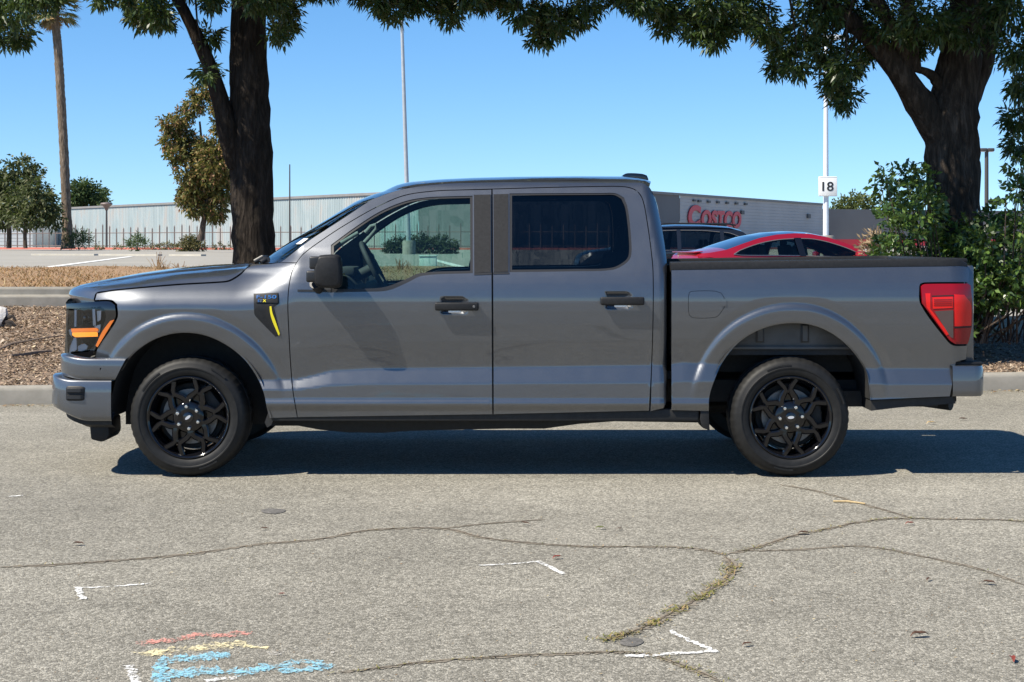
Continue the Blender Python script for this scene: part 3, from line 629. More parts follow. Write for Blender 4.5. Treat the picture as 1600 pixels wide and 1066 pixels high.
# ---- doors
FD = [(463, 411), (474.6, 396.5), (505, 374), (537.6, 352.6), (588.8, 323.5), (632, 305.5), (679.5, 298.6), (720, 297), (768.2, 296), (768.6, 424), (769.8, 648), (464.7, 652.5), (456.8, 603), (451, 512), (450, 465), (455, 429)]
FH = [(517, 383), (553, 356.5), (593, 331), (632, 314.8), (664, 308.8), (700, 307), (738.5, 306), (738.8, 427), (660, 431), (637, 441.5), (606, 454), (570, 456), (517, 456.5)]
FG = [(521.5, 384.5), (554, 360.5), (594, 335), (633, 318.5), (665, 312), (700, 310.3), (734.5, 309.5), (734.8, 423.3), (657, 426.8), (633, 437), (602, 448.5), (570, 451.3), (521.5, 451.8)]
fdoor = panel('front_door', FD, [FH])
RD = [(769.2, 295.6), (860, 293), (937, 291.5), (968, 291.5), (984, 293.5), (996, 299.4), (1004.5, 313), (1011.8, 350.6), (1017.7, 394), (1020.4, 425.4), (1020.4, 496), (1018, 575), (1014.5, 642.3), (770.8, 648), (769.8, 424)]
RH = [(796, 302.5), (940, 301.8), (962, 302.3), (975, 309), (981, 326), (986, 370), (986, 400), (978, 411.5), (957, 421.8), (900, 424), (796, 425.5)]
RG = [(800, 305.5), (940, 304.6), (960, 305), (971, 311), (977.3, 327), (982.3, 370), (982.3, 399), (975.5, 408.8), (955.5, 418.6), (900, 420.5), (800, 421.8)]
rdoor = panel('rear_door', RD, [RH])
panel('window_trim', FH, [FG], 'black', fdoor, off=.004, gap=0, flange=.0)
panel('window_trim', RH, [RG], 'black', rdoor, off=.004, gap=0, flange=.0)
panel('window_glass', [(a, b) for a, b in FH], m='glass_front', parent=fdoor, off=.0085, gap=.001, flange=0, step=(.05, .04))
panel('window_glass', RH, m='glass_rear', parent=rdoor, off=.0085, gap=.001, flange=0, step=(.05, .04))
stuck('pillar_cover', [(740.5, 304.5), (766.8, 304), (767.3, 425.3), (741, 426.8)], 'grain_black', fdoor, -.003)
stuck('pillar_cover', [(771, 303.8), (794.5, 303), (794.5, 425), (771.4, 425.3)], 'grain_black', rdoor, -.003)
stuck('belt_trim', [(465, 452.5), (517, 452.8), (517, 456.8), (465, 456)], 'black', fdoor, -.003)
stuck('belt_trim', [(741, 427.2), (768.2, 425.9), (768.2, 429), (741, 430)], 'black', fdoor, -.003)
stuck('belt_trim', [(770.4, 425.7), (796, 426), (796, 428.3), (770.4, 428.8)], 'black', rdoor, -.003)
for (hx, hy), dr, key in ((HANDLE[0], fdoor, True), (HANDLE[1], rdoor, False)):
    x0, y0 = hx-31, hy-5.5; c = SX(hx+3, hy+.5); a = SX(hx-31, hy); b = SX(hx+37, hy)
    hb = MB().box(((a.x+b.x)/2, -.030-.038, c.z), (b.x-a.x, .024, .050)).build('door_handle', M['grain_black'], dr[0], bevel=.010, seg=3)
    for mx_ in (a.x+.03, b.x-.03): MB().box((mx_, -.030-.012, c.z), (.05, .05, .036)).build('handle_mount', M['grain_black'], dr[0], bevel=.006)
    MB().box((c.x-.012, -.030-.030, c.z-.030), (.080, .016, .016)).build('handle_block', M['white'], dr[0], bevel=.006)  # small plain white block just below the handle bar
    if key: MB().lathe([(0, -.0825), (.007, -.0825), (.009, -.079)], 16, 'y').build('key_cylinder', M['steel'], dr[0]).location = (b.x-.028, 0, c.z)
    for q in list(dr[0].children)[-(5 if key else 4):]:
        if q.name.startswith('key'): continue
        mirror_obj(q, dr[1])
# ---- door mirror (near and far)
def mirror_head():
    pl = crom([(496, 402), (500, 399), (524, 398), (530.5, 402), (533, 412), (533, 444), (527.5, 450), (504, 450), (494, 447), (490, 441), (490, 420), (494, 410)], True, 3, 60)
    pl = np.array([[P(a, b, -.19).x, P(a, b, -.19).z] for a, b in pl]); c = pl.mean(0); mb = MB()
    rings = [(-.206, .80), (-.202, .88), (-.19, .955), (-.165, 1.0), (-.12, 1.0), (-.085, .93), (-.075, .85)]
    V = []; n = len(pl)
    for y, k in rings: V += [(c[0]+(p[0]-c[0])*k, y, c[1]+(p[1]-c[1])*k) for p in pl]
    Fs = [(i*n+j, i*n+(j+1) % n, (i+1)*n+(j+1) % n, (i+1)*n+j) for i in range(len(rings)-1) for j in range(n)]
    Fs += [tuple(range(n)), tuple(range((len(rings)-1)*n, len(rings)*n))]
    return mb.add(V, Fs)
mh = mirror_head().build('door_mirror', M['grain_black'], fdoor[0], smooth=50)
a = P(492, 443, -.09); arm = MB().tube([a, P(498, 452, -.02), P(497, 452, .03)], [.035, .03, .03], 10).build('mirror_arm', M['black'], fdoor[0], smooth=40)
pc = MB()
for (x0, y0, x1, y1) in ((482.5, 401, 502, 421), (477.5, 423.5, 501, 441.5)):
    A = P(x0, y1, -.24); B = P(x1, y0, -.24); pc.box(((A.x+B.x)/2-.004, -.145, (A.z+B.z)/2), (B.x-A.x, .105, B.z-A.z))
cap_ = pc.build('mirror_cap', M['black'], fdoor[0], bevel=.012, seg=3)
gm = MB().box((P(533, 425, -.14).x-.002, -.14, P(533, 425, -.14).z), (.004, .10, .13)).build('mirror_glass', M['chrome'], fdoor[0], bevel=.001)
for q in (mh, arm, cap_, gm): mirror_obj(q, fdoor[1])
# ---- cab: pillars and roof rail
CAB = [(437, 410.8), (462, 391.5), (486, 373.5), (510, 358), (546, 334.5), (578, 313.5), (602, 303.5), (630, 295), (680, 288), (740, 284.6), (800, 283), (900, 282.2), (980, 282.5), (1003, 285.5), (1014, 291.5), (1021, 303), (1028, 325), (1037, 370), (1042.5, 413), (1042, 440), (1041.5, 628), (1037, 638.5), (1016, 643.2)] + [(1018, 575), (1020.4, 496), (1020.4, 425.4), (1017.7, 394), (1011.8, 350.6), (1004.5, 313), (996, 299.4), (984, 293.5), (968, 291.5), (937, 291.5), (860, 293), (769.2, 295.6), (720, 297), (679.5, 298.6), (632, 305.5), (588.8, 323.5), (537.6, 352.6), (505, 374), (474.6, 396.5), (463, 411)]
cab = panel('cab_side', CAB)
# dark inner skin behind the shut lines and the inside of the doors
LIN = [(415, 420), (462, 414), (478, 398), (540, 356), (592, 327), (634, 309), (680, 302), (770, 299), (940, 296), (984, 297.5), (1000, 310), (1010, 350), (1019, 410), (1038, 425), (1037, 634), (1010, 640), (470, 650), (425, 650)]
panel('door_lining', LIN, [[(a, b+1.5) for a, b in FH], RH], 'interior', truck, off=.038, gap=0, flange=0)
# ---- bonnet
HE = solve(crom([(146, 468.8), (150, 458), (165, 454.8), (180, 452.6), (275, 444), (350, 439.5), (360, 437), (375, 427.5), (388.5, 415.3)], False, 8, 70))
HY = S(HE[:, 0], HE[:, 1])
_hs = np.concatenate([[0], np.cumsum(np.linalg.norm(np.diff(HE, axis=0), axis=1))]); _hs /= _hs[-1]
sil = np.array([[X_, P(0, y_, YC).z] for X_, y_ in [(-2.925, 456), (-2.92, 451), (-2.90, 447), (-2.86, 443), (-2.78, 438.5), (-2.66, 433), (-2.47, 425), (-2.25, 418), (-2.02, 413.5), (-1.88, 411.8), (-1.72, 409.8)]])
_cs = np.concatenate([[0], np.cumsum(np.linalg.norm(np.diff(sil, axis=0), axis=1))]); _cs /= _cs[-1]
def hood_pt(u, v):
    k = abs(v*2-1); w_ = 1-k                     # w 0 at the edge, 1 at the centre
    e = np.array([np.interp(u, _hs, HE[:, 0]), np.interp(u, _hs, HY)+.003, np.interp(u, _hs, HE[:, 1])+.001])
    ue = u**1.15
    c = np.array([np.interp(ue, _cs, sil[:, 0]), YC, np.interp(ue, _cs, sil[:, 1])])
    if u > .99: c[0] = -1.70
    px_ = 1-(1-w_)**(3.1-1.1*min(1, u*1.6)); y = e[1]+(YC-e[1])*w_
    lip = float(sstep(w_, 0, .045)); x = e[0]+(c[0]-e[0])*px_
    dome = .012*float(sstep(w_, .30, .42))*min(1, u*3)
    z = e[2]+(c[2]-e[2]-.012*min(1, u*3))*(.06*lip+.66*(1-math.exp(-w_/.09))+.28*(1-(1-w_)**2))+dome
    return (x, y if v < .5 else 2*YC-y, z)
us = np.concatenate([np.linspace(0, .14, 16), np.linspace(.16, 1, 46)]); vs_ = np.concatenate([[0, .006, .012, .018, .024, .032], np.linspace(.045, .955, 64), [.968, .976, .982, .988, .994, 1]])
V = [hood_pt(u, v) for u in us for v in vs_]; nv = len(vs_)
Q = [(i*nv+j, (i+1)*nv+j, (i+1)*nv+j+1, i*nv+j+1) for i in range(len(us)-1) for j in range(nv-1)]
b0 = len(V)                                   # front lip folded down
V += [(x+.03, y, z-.05) for x, y, z in V[:nv]]; Q += [(j, j+1, b0+j+1, b0+j) for j in range(nv-1)]
hood = MB().add(V, Q).build('bonnet', M['paint'], truck, smooth=60, world=True)
# ---- windscreen, roof, cab back
WE = solve([(437, 410.8), (462, 391.5), (486, 373.5), (510, 358), (546, 334.5), (578, 313.5), (602, 303.5), (630, 295), (650, 291.5)]); WY = S(WE[:, 0], WE[:, 1])
_ws = np.linspace(0, 1, len(WE))
def ws_pt(u, v, off=0):
    k = v*2-1; e = [np.interp(u, _ws, WE[:, 0]), np.interp(u, _ws, WY), np.interp(u, _ws, WE[:, 1])]; w_ = 1-abs(k)**2.2
    return (e[0]-(.25-.15*u)*w_-off*.5, e[1]+(YC-e[1])*(1+k), e[2]+(.02*u-.012*(1-u))*w_+off)
WT = .82
M['frit'] = mat('windscreen_edge_black', (.01, .01, .012), .15, coat=.4)
V, Q = grid(lambda u, v: ws_pt(u*WT, v), 24, 40)
# the pane and its black border strip
pane = []; bord = []
for q in Q:
    i, j = divmod(q[0], 41); (bord if (i < 1 or i >= 22) else pane).append(q)
ws_o = MB().add(V, pane).build('windscreen', M['glass_ws'], truck, smooth=80, world=True)
MB().add(V, bord).build('windscreen_border', M['frit'], ws_o, smooth=80)
st = MB(); st.add([ws_pt(.19+.06*i/3, .022+.05*j/3, .004) for i in range(4) for j in range(4)], [(i*4+j, (i+1)*4+j, (i+1)*4+j+1, i*4+j+1) for i in range(3) for j in range(3)]); st.build('windscreen_sticker', M['white'], ws_o)
RE = solve([(602, 303.5), (630, 295), (680, 288), (740, 284.6), (800, 283), (900, 282.2), (980, 282.5), (1003, 285.5), (1014, 291.5)]); RY = S(RE[:, 0], RE[:, 1])
_re = np.concatenate([[0], np.cumsum(np.linalg.norm(np.diff(RE, axis=0), axis=1))]); _re /= _re[-1]
RC = np.array([[P(a, b, YC).x, P(a, b, YC).z] for a, b in [(590, 298.5), (620, 289.5), (640, 286), (690, 281.5), (740, 279.2), (800, 277.6), (900, 276.6), (975, 277), (1000, 279.5), (1012, 284)]])
_rc = np.concatenate([[0], np.cumsum(np.linalg.norm(np.diff(RC, axis=0), axis=1))]); _rc /= _rc[-1]
def roof_pt(u, v, raw=False):
    k = v*2-1; w_ = 1-abs(k)
    e = np.array([np.interp(u, _re, RE[:, 0]), np.interp(u, _re, RY)-.001, np.interp(u, _re, RE[:, 1])]); c = np.array([np.interp(u, _rc, RC[:, 0]), YC, np.interp(u, _rc, RC[:, 1])])
    t = 1-(1-w_)**2.4; ditch = -.012*math.exp(-((w_-.05)/.022)**2)
    r_ = np.array((e[0]+(c[0]-e[0])*t, e[1]+(YC-e[1])*(1+k), e[2]+(c[2]-e[2])*t+ditch*min(1, u*8)))
    if raw: return r_
    if u < .16: r_ = r_+(np.array(ws_pt(WT, v))-roof_pt(0, v, True))*(1-u/.16)**2
    return tuple(r_)
V, Q = grid(roof_pt, 44, 60); roof = MB().add(V, Q).build('roof', M['paint'], truck, smooth=80, world=True)
V, Q = grid(lambda u, v: tuple(np.array(roof_pt(.04+.94*u, .03+.94*v))-np.array((0, 0, .045))), 20, 20); MB().add(V, Q).build('headliner', M['headliner'], truck, smooth=80, world=True)
tb = MB(); pr = crom([(968, 281), (972, 274.5), (979, 272.6), (999, 273.6), (1007, 276), (1010, 283)], True, 4, 50)
tb.prism([(P(a, b, YC).x, P(a, b, YC).z) for a, b in pr], YC-.19, YC+.19, lambda u, v, w_: (u, w_, v)); tb.build('high_brake_lamp', M['gloss_black'], truck, smooth=40, world=True, bevel=.006)
BK = solve([(1014, 291.5), (1021, 303), (1028, 325), (1037, 370), (1042.5, 413), (1042, 440), (1041.5, 628)]); BY = S(BK[:, 0], BK[:, 1])
def back(i0, i1, v0, v1, name, m, dx=0, par=None):
    V = []; Q = []; ii = np.linspace(i0, i1, 9); vv = np.linspace(v0, v1, 9)
    for i in ii:
        x = np.interp(i, range(7), BK[:, 0]); y = np.interp(i, range(7), BY); z = np.interp(i, range(7), BK[:, 1])
        for v in vv: k = v*2-1; V.append((x+.03*(1-abs(k)**3)+dx, y+(YC-y)*(1+k), z))
    Q = [(a*9+b, (a+1)*9+b, (a+1)*9+b+1, a*9+b+1) for a in range(8) for b in range(8)]
    return MB().add(V, Q).build(name, M[m], par or truck, smooth=60, world=par is None)
cb = back(0, 1.2, 0, 1, 'cab_back', 'paint'); back(4, 6, 0, 1, 'cab_back', 'paint'); back(1.2, 4, 0, .12, 'cab_back', 'paint'); back(1.2, 4, .88, 1, 'cab_back', 'paint')
back(1.2, 4, .12, .88, 'rear_window', 'glass_rear')
# cowl and wipers
V, Q = grid(lambda u, v: (-1.56-.17*(1-abs(2*v-1)**2)+.09*u, .16+(2*YC-.32)*v, 1.288+.028*u+.012*(1-abs(2*v-1)**2)), 4, 24)
cw = MB().add(V, Q).build('cowl', M['black_matte'], truck, smooth=60, world=True)
wi = MB(); wi.tube([P(398, 409, .45), P(410, 403.5, .45), P(418, 402, .55)], [.016, .02, .012], 8); wi.tube([P(408, 411, .4), P(416, 405, .42), P(421, 408, .42)], .02, 8)
wi.tube([(-1.62, .5, 1.335), (-1.60, .95, 1.35), (-1.55, 1.3, 1.36)], .010, 6); wi.build('wiper', M['black'], truck, smooth=50, world=True)
# ---- nose: swept bumper parts, grille
def npath(x0, xs, xc, n=56):                 # plan curve from the wheel arch round the corner to the centre
    pts = [(x0, -.028)]
    for t in np.linspace(0, 1, n):
        a = t*math.pi/2; y = -.028+(.40)*(1-math.cos(a)**.62); x = (x0-.12)+(xs-(x0-.12))*math.sin(a)**.62; pts.append((x, y))
    for t in np.linspace(.06, 1, 22): y = .372+(YC-.372)*t; pts.append((xs+(xc-xs)*(1-(1-t)**2), y))
    return pts
def sweep(name, path, prof, m, parent=None, smooth=45, zfn=None, slant=0):
    full = path+[(x, 2*YC-y) for x, y in path[::-1][1:]]; V = []; n = len(prof)
    for i, (x, y) in enumerate(full):
        a = full[max(i-1, 0)]; b = full[min(i+1, len(full)-1)]; t = Vector((b[0]-a[0], b[1]-a[1])).normalized(); nn = Vector((t.y, -t.x))
        for d, z in prof:
            zz = z if zfn is None else zfn(x, z); sl_ = -(.735-z)*slant if i < 2 or i > len(full)-3 else 0; V.append((x-nn.x*d*-1+sl_, y+nn.y*d, zz))
    Q = [(i*n+j, (i+1)*n+j, (i+1)*n+j+1, i*n+j+1) for i in range(len(full)-1) for j in range(n-1)]
    o = MB().add(V, Q).build(name, M[m], parent or truck, smooth=smooth, world=parent is None); return o
# outward normal check: t points from the arch forward (-x) first, so nn=(t.y,-t.x) points to +y; d>0 therefore lies inside
BP = npath(-2.465, -2.895, -2.985)
def zb(x, z): return z + (.075*float(sstep(-x, 2.60, 2.88)) if z < .40 else (.03*float(sstep(-x, 2.7, 2.95)) if z > .55 else 0))
bumper = sweep('front_bumper', BP, [(.10, .40), (.05, .362), (.018, .352), (.004, .362), (0, .385), (-.003, .45), (0, .54), (.004, .592), (.008, .600), (.016, .604), (.10, .611)], 'paint', zfn=zb)
UP = npath(-2.375, -2.845, -2.945)
sweep('bumper_upper', UP, [(.06, .603), (.012, .604), (.006, .609), (.004, .63), (.0, .68), (.001, .722), (.004, .731), (.010, .735), (.06, .738)], 'paint', zfn=lambda x, z: z+.02*float(sstep(-x, 2.6, 2.85)), slant=.52)
sweep('lower_valance', npath(-2.47, -2.84, -2.93), [(.12, .30), (.04, .325), (.03, .36), (.05, .42)], 'black_matte', zfn=lambda x, z: z+.05*float(sstep(-x, 2.6, 2.88)))
def path_at(path, px):                       # where a view ray meets a plan path
    b = None
    for i in range(len(path)-1):
        (x0, y0), (x1, y1) = path[i], path[i+1]; f0 = 800+x0*F/(CD+y0)-px; f1 = 800+x1*F/(CD+y1)-px
        if f0*f1 <= 0: t = f0/(f0-f1+1e-12); return i+t
    return 40
def on_path(path, s, d):
    i = int(min(max(s, 1), len(path)-2)); t = s-i; x = path[i][0]+(path[i+1][0]-path[i][0])*t; y = path[i][1]+(path[i+1][1]-path[i][1])*t
    tt = Vector((path[i+1][0]-path[i][0], path[i+1][1]-path[i][1])).normalized(); return x+tt.y*d*1, y-tt.x*d
def pad(name, path, px0, px1, z0, z1, d, m, parent, rad=.02, dep=.012):
    s0, s1 = path_at(path, px0), path_at(path, px1); nU, nV = 14, 8; V = []
    for i in range(nU+1):
        u = i/nU; s = s0+(s1-s0)*u
        for j in range(nV+1):
            v = j/nV; edge = min(u, 1-u, v, 1-v); x, y = on_path(path, s, d if edge > .001 else d+dep); k = (abs(2*u-1)**6)*.12
            V.append((x, y, z0+(z1-z0)*(k+(1-2*k)*v)))
    return MB().add(V, [(i*(nV+1)+j, (i+1)*(nV+1)+j, (i+1)*(nV+1)+j+1, i*(nV+1)+j+1) for i in range(nU) for j in range(nV)]).build(name, M[m], parent, smooth=50)
fp = pad('fog_lamp_pocket', BP, 102.5, 135, .468, .572, -.006, 'grain_black', bumper)
pad('fog_lamp_bar', BP, 105, 131, .528, .556, -.018, 'black', bumper); pad('fog_lamp_bar', BP, 105, 131, .486, .514, -.018, 'black', bumper)
for o in list(bumper.children): mirror_obj(o, bumper)
MB().prism([(P(a, b, .12).x, P(a, b, .12).z) for a, b in [(140, 655), (171, 655), (172, 679), (168, 687), (160, 690.5), (143, 686.5)]], .10, .40, lambda u, v, w_: (u, w_, v)).build('air_deflector', M['grain_black'], truck, smooth=40, world=True, bevel=.012)
MB().prism([(P(a, b, .12).x, P(a, b, .12).z) for a, b in [(140, 655), (171, 655), (172, 679), (168, 687), (160, 690.5), (143, 686.5)]], 1.54, 1.84, lambda u, v, w_: (u, w_, v)).build('air_deflector', M['grain_black'], truck, smooth=40, world=True, bevel=.012)
def gx(y): return -2.925+.085*(abs(y-YC)/.63)**2
V, Q = grid(lambda u, v: (gx(.34+1.26*u)+.05, .34+1.26*u, .72+.36*v), 24, 6); grille = MB().add(V, Q).build('grille', M['black'], truck, smooth=60, world=True)
for z in np.linspace(.775, 1.04, 8):
    mb = MB(); V = []
    for i in range(25):
        y = .33+1.28*i/24; x = gx(y)
        V += [(x+.05, y, z-.011), (x, y, z-.007), (x, y, z+.007), (x+.05, y, z+.011)]
    mb.add(V, [(i*4+j, (i+1)*4+j, (i+1)*4+(j+1) % 4, i*4+(j+1) % 4) for i in range(24) for j in range(4)]+[(0, 1, 2, 3), (99, 98, 97, 96)]); mb.build('grille_bar', M['gloss_black'], grille, smooth=40)
for z0, z1 in ((1.045, 1.085), (.725, .765)):
    V, Q = grid(lambda u, v: (gx(.33+1.28*u)-.012+.03*abs(v-.5), .33+1.28*u, z0+(z1-z0)*v), 24, 4); MB().add(V, Q).build('grille_frame', M['black'], grille, smooth=40)
# ---- headlamps
HL = [(103.5, 474.5), (155, 470.8), (171.5, 471), (180, 476.5), (180.5, 497), (150.8, 542.5), (141.5, 559.5), (133, 564.3), (100.5, 565.3), (101, 545), (102.5, 520)]
HH = [(107.5, 483), (158, 479.5), (165, 485), (164.5, 501), (147, 541), (137, 550.5), (106.5, 552), (105.5, 520)]
hl = panel('headlamp', HL, [HH], 'gloss_black', truck, off=-.002, gap=.002, flange=.10, step=(.012, .012))
panel('lamp_backing', HH, m='recess', parent=hl, off=.075, gap=-.004, flange=0)
stuck('side_marker', [(172.5, 501.5), (179, 499.5), (152.8, 542.5), (149.8, 540.3), (160, 518.5)], 'amber', hl, -.007, .006)
stuck('signal_bar', [(113, 519.5), (151, 518.5), (153, 520), (153, 526), (118, 527), (113, 524)], 'amber_bright', hl, -.004, .03)
stuck('signal_bar_top', [(111, 513.5), (151, 512.5), (154, 514.5), (153.5, 518), (112, 519)], 'amber', hl, -.002, .03)
M['dull_chrome'] = mat('lamp_chrome', (.62, .63, .66), .22, .35)
for pl in ([(116, 484), (119.5, 484), (119, 511), (115.5, 511)], [(144, 483), (148, 483), (149.5, 509), (145, 509)], [(115, 528), (119, 528), (120, 546), (117, 549), (108, 550), (109, 543)], [(107, 516), (112, 513), (112, 527), (108.5, 523)], [(147, 510), (157, 507), (156, 518), (152, 521)]):
    stuck('reflector_fin', pl, 'dull_chrome', hl, .003, .03)
stuck('reflector_bowl', [(120, 484.5), (144, 483.5), (145, 507.5), (120, 509)], 'gloss_black', hl, .03, .02)
stuck('reflector_bowl', [(151, 486), (158, 485.5), (157, 500), (152, 503)], 'dull_chrome', hl, .004, .02)
stuck('reflector_bowl', [(121, 541), (131, 537), (137, 541), (135, 546), (127, 549.5), (121.5, 549)], 'dull_chrome', hl, .006, .02)
stuck('reflector_bowl', [(120, 530), (139, 529), (137, 543), (130, 548), (121, 548)], 'gloss_black', hl, .03, .02)
for cx, cy, r in ((133, 497, .032), (128, 541, .02)):
    p = SX(cx, cy)
    q = MB().lathe([(0, -.025), (r*.5, -.021), (r*.86, -.010), (r, 0), (r*1.1, .012)], 20, 'y').build('projector_lens', M['chrome'] if cy > 520 else M['gloss_black'], hl[0], smooth=60)
    q.location = (p.x, p.y+.035, p.z)
panel('lamp_cover', HH, m='lens_clear', parent=hl, off=.0, gap=-.001, flange=0, step=(.03, .03))
# ---- load bed
A_R = ARCH_R[::-1]
BED = [(1048.5, 421), (1200, 418.8), (1395, 416), (1505, 414.6), (1512.5, 416.5), (1514.5, 424), (1513.5, 441.5), (1445, 442), (1438.5, 444), (1437, 449), (1439, 475.5), (1480.5, 532.5), (1490.5, 539.6), (1512, 540), (1509.5, 562), (1494, 566), (1489, 598), (1484.5, 620)] + A_R + [(1106, 643), (1048.5, 641.5)]
FUEL = [(1081, 455), (1116, 454.6), (1127, 458), (1132, 466), (1132.5, 480), (1122, 494), (1113, 497), (1083, 497), (1077, 493), (1075.5, 486), (1075.5, 463), (1077, 457)]
bed = panel('bed_side', BED, [FUEL], step=(.009, .009))
panel('fuel_flap', FUEL, m='paint', parent=bed, off=.001, gap=.0028)
stuck('fuel_flap_latch', [(1127, 467), (1134.5, 467.5), (1134.5, 478), (1126, 478.5)], 'paint', bed, -.006, .008)
stuck('filler_backing', [(a+(1-2*(a > 1100))*-2, b) for a, b in FUEL], 'recess', bed, .018, 0)
TL = [(1438.5, 448), (1441, 445), (1446, 443.6), (1512, 443), (1516, 446), (1518.5, 470), (1518.5, 505), (1514, 530), (1511, 537.8), (1492, 537.8), (1482.5, 531), (1440.5, 474.5)]
tl = panel('tail_lamp', TL, m='lens_red', parent=truck, off=-.010, gap=.001, flange=.04, step=(.012, .012), ang=30)
stuck('lamp_red_block', [(1456, 464.5), (1488, 463.5), (1488, 481), (1457, 482.5)], 'lens_red_bright', tl, -.013)
stuck('lamp_red_column', [(1490, 460), (1506, 461), (1515, 472), (1517, 480), (1516, 510), (1491, 510)], 'lens_red_bright', tl, -.0125)
stuck('lamp_red_column', [(1491, 513), (1515.5, 512), (1512.5, 534), (1492, 535)], 'lens_red', tl, -.0125)
stuck('lamp_inner_line', [(1454.5, 462), (1489.5, 461), (1489.5, 462.6), (1456, 463.6)], 'recess', tl, -.0125)
for yy in (467.5, 470.5, 473.5, 476.5): stuck('lamp_rib', [(1458, yy), (1486.5, yy-.4), (1486.5, yy+.7), (1458, yy+1.1)], 'lens_red', tl, -.0155)
stuck('lamp_divider', [(1490, 510.3), (1517, 509.3), (1516.5, 511.6), (1490, 512.6)], 'recess', tl, -.0135)
stuck('lamp_divider', [(1445, 458.5), (1453, 458.3), (1453, 483), (1483, 522), (1478, 524), (1447, 480)], 'lens_red_bright', tl, -.0122)
stuck('smoked_window', [(1459, 486.5), (1488.5, 484.5), (1488.5, 528), (1484.5, 527)], 'lens_smoke', tl, -.013)
# rail cap, bed box, tailgate
RA = solve([(1048, 421), (1200, 418.8), (1395, 416), (1505, 414.6), (1512.5, 416.5)]); 
def capz(x): return float(np.interp(x, RA[:, 0], RA[:, 1]))
for sgn in (0, 1):
    mb = MB(); V = []; xs_ = list(np.linspace(RA[0, 0]+.002, RA[-1, 0]-.006, 40))
    for i, x in enumerate(xs_):
        z = capz(x); h = .038*float(sstep(len(xs_)-i, 0, 2.5)) + .004; y0 = float(S(np.array([x]), np.array([z]))[0])-.004
        for y, dz in ((y0, -.004), (y0, h*.75), (y0+.008, h), (y0+.09, h+.004), (y0+.10, h-.01), (y0+.10, -.03)): V.append((x, y if not sgn else 2*YC-y, z+dz))
    mb.add(V, [(i*6+j, (i+1)*6+j, (i+1)*6+j+1, i*6+j+1) for i in range(39) for j in range(5)]+[tuple(range(6)), tuple(range(39*6, 40*6))]); mb.build('bed_rail_cap', M['grain_black'], truck, smooth=45, world=True)
mb = MB(); mb.box((1.90, YC, .76), (1.82, 1.6, .03)); mb.box((1.0, YC, 1.03), (.03, 1.72, .56)); mb.box((1.92, .12, 1.04), (1.80, .02, .58)); mb.box((1.92, 2*YC-.12, 1.04), (1.80, .02, .58)); mb.build('bed_box', M['black_matte'], truck, world=True)
tg = MB().box((2.855, YC, .995), (.06, 1.72, .63)).build('tailgate', M['paint'], truck, bevel=.02, world=True)
MB().box((2.80, YC, 1.335), (.12, 1.60, .035)).build('tailgate_cap', M['grain_black'], tg, bevel=.01)
MB().box((2.888, YC, 1.12), (.02, .30, .09)).build('tailgate_handle', M['black'], tg, bevel=.008)
RP = [(2.715, -.012), (2.80, -.010)]+[(2.845+.085*math.sin(a), -.008+.10*(1-math.cos(a))) for a in np.linspace(0, math.pi/2, 16)]+[(2.93+.035*(1-(1-t)**2), .092+(YC-.092)*t) for t in np.linspace(.08, 1, 14)]
rb = sweep('rear_bumper', RP, [(-.05, .50), (-.012, .502), (-.002, .515), (0, .54), (.0, .66), (-.008, .688), (-.05, .692)], 'paint', zfn=lambda x, z: z)
MB().box((2.80, YC, .70), (.24, 1.84, .02)).build('bumper_step', M['grain_black'], rb, bevel=.006)
MB().box((2.80, YC, .56), (.16, 1.7, .10)).build('bumper_beam', M['black_matte'], rb)
# ---- underside
ub = MB(); ub.prism([(P(a, b, .35).x, P(a, b, .35).z) for a, b in [(420, 640), (424, 664), (468, 664), (500, 670), (545, 674.5), (600, 675), (640, 672), (700, 670.5), (790, 668.5), (850, 668.5), (905, 661), (960, 657), (1090, 659), (1100, 640)]], .30, 1.60, lambda u, v, w_: (u, w_, v)); ub.build('underbody', M['black_matte'], truck, world=True)
rk = MB(); a = P(424, 657, .02); b = P(1092, 657, .02)
for y in (.045, 2*YC-.045): MB().box(((a.x+b.x)/2, y, .385), (b.x-a.x, .07, .075)).build('rocker', M['black_matte'], truck, world=True, bevel=.012)
fr = MB()
for y in (.42, 1.52): fr.box((.9, y, .50), (3.9, .08, .14))
fr.box((2.35, YC, .46), (.7, 1.4, .10)); fr.prism([(P(a, b, .06).x, P(a, b, .06).z) for a, b in [(1359, 625), (1485, 619), (1491, 629.5), (1455, 632), (1449, 634), (1440, 632.5), (1400, 636), (1359, 641)]], .02, 1.92, lambda u, v, w_: (u, w_, v))
fr.tube([(1.71, .3, .371), (1.71, 1.64, .371)], .05, 12); fr.tube([(1.71, YC-.16, .371), (1.71, YC+.16, .371)], .14, 14); fr.tube([(-1.98, .3, .36), (-1.98, 1.64, .36)], .035, 12); fr.box((-1.98, YC, .55), (.5, 1.0, .2)); fr.tube([(1.0, .75, .34), (2.6, .72, .42), (2.85, .5, .40)], .04, 10)
fr.build('chassis_frame', M['black_matte'], truck, world=True)
def well(pl, name, m, wall_y, z0, top=None):
    V = []; Q = []; n = len(pl)
    for x, z in pl: V += [(x, -.012, z), (x, wall_y, z)]
    Q = [(2*i, 2*i+1, 2*i+3, 2*i+2) for i in range(n-1)]; mb = MB().add(V, Q)
    mb.add([(x, wall_y, z) for x, z in pl]+[(x, wall_y, z0) for x, z in pl], [(i, i+1, n+i+1, n+i) for i in range(n-1)])
    o = mb.build(name, M[m], truck, smooth=40, world=True); mirror_obj(o); return o
well(inset(np.vstack([AF, [[AF[-1, 0], .2], [AF[0, 0], .2]]]), -.012)[:len(AF)], 'wheel_arch_liner', 'black_matte', .42, .28)
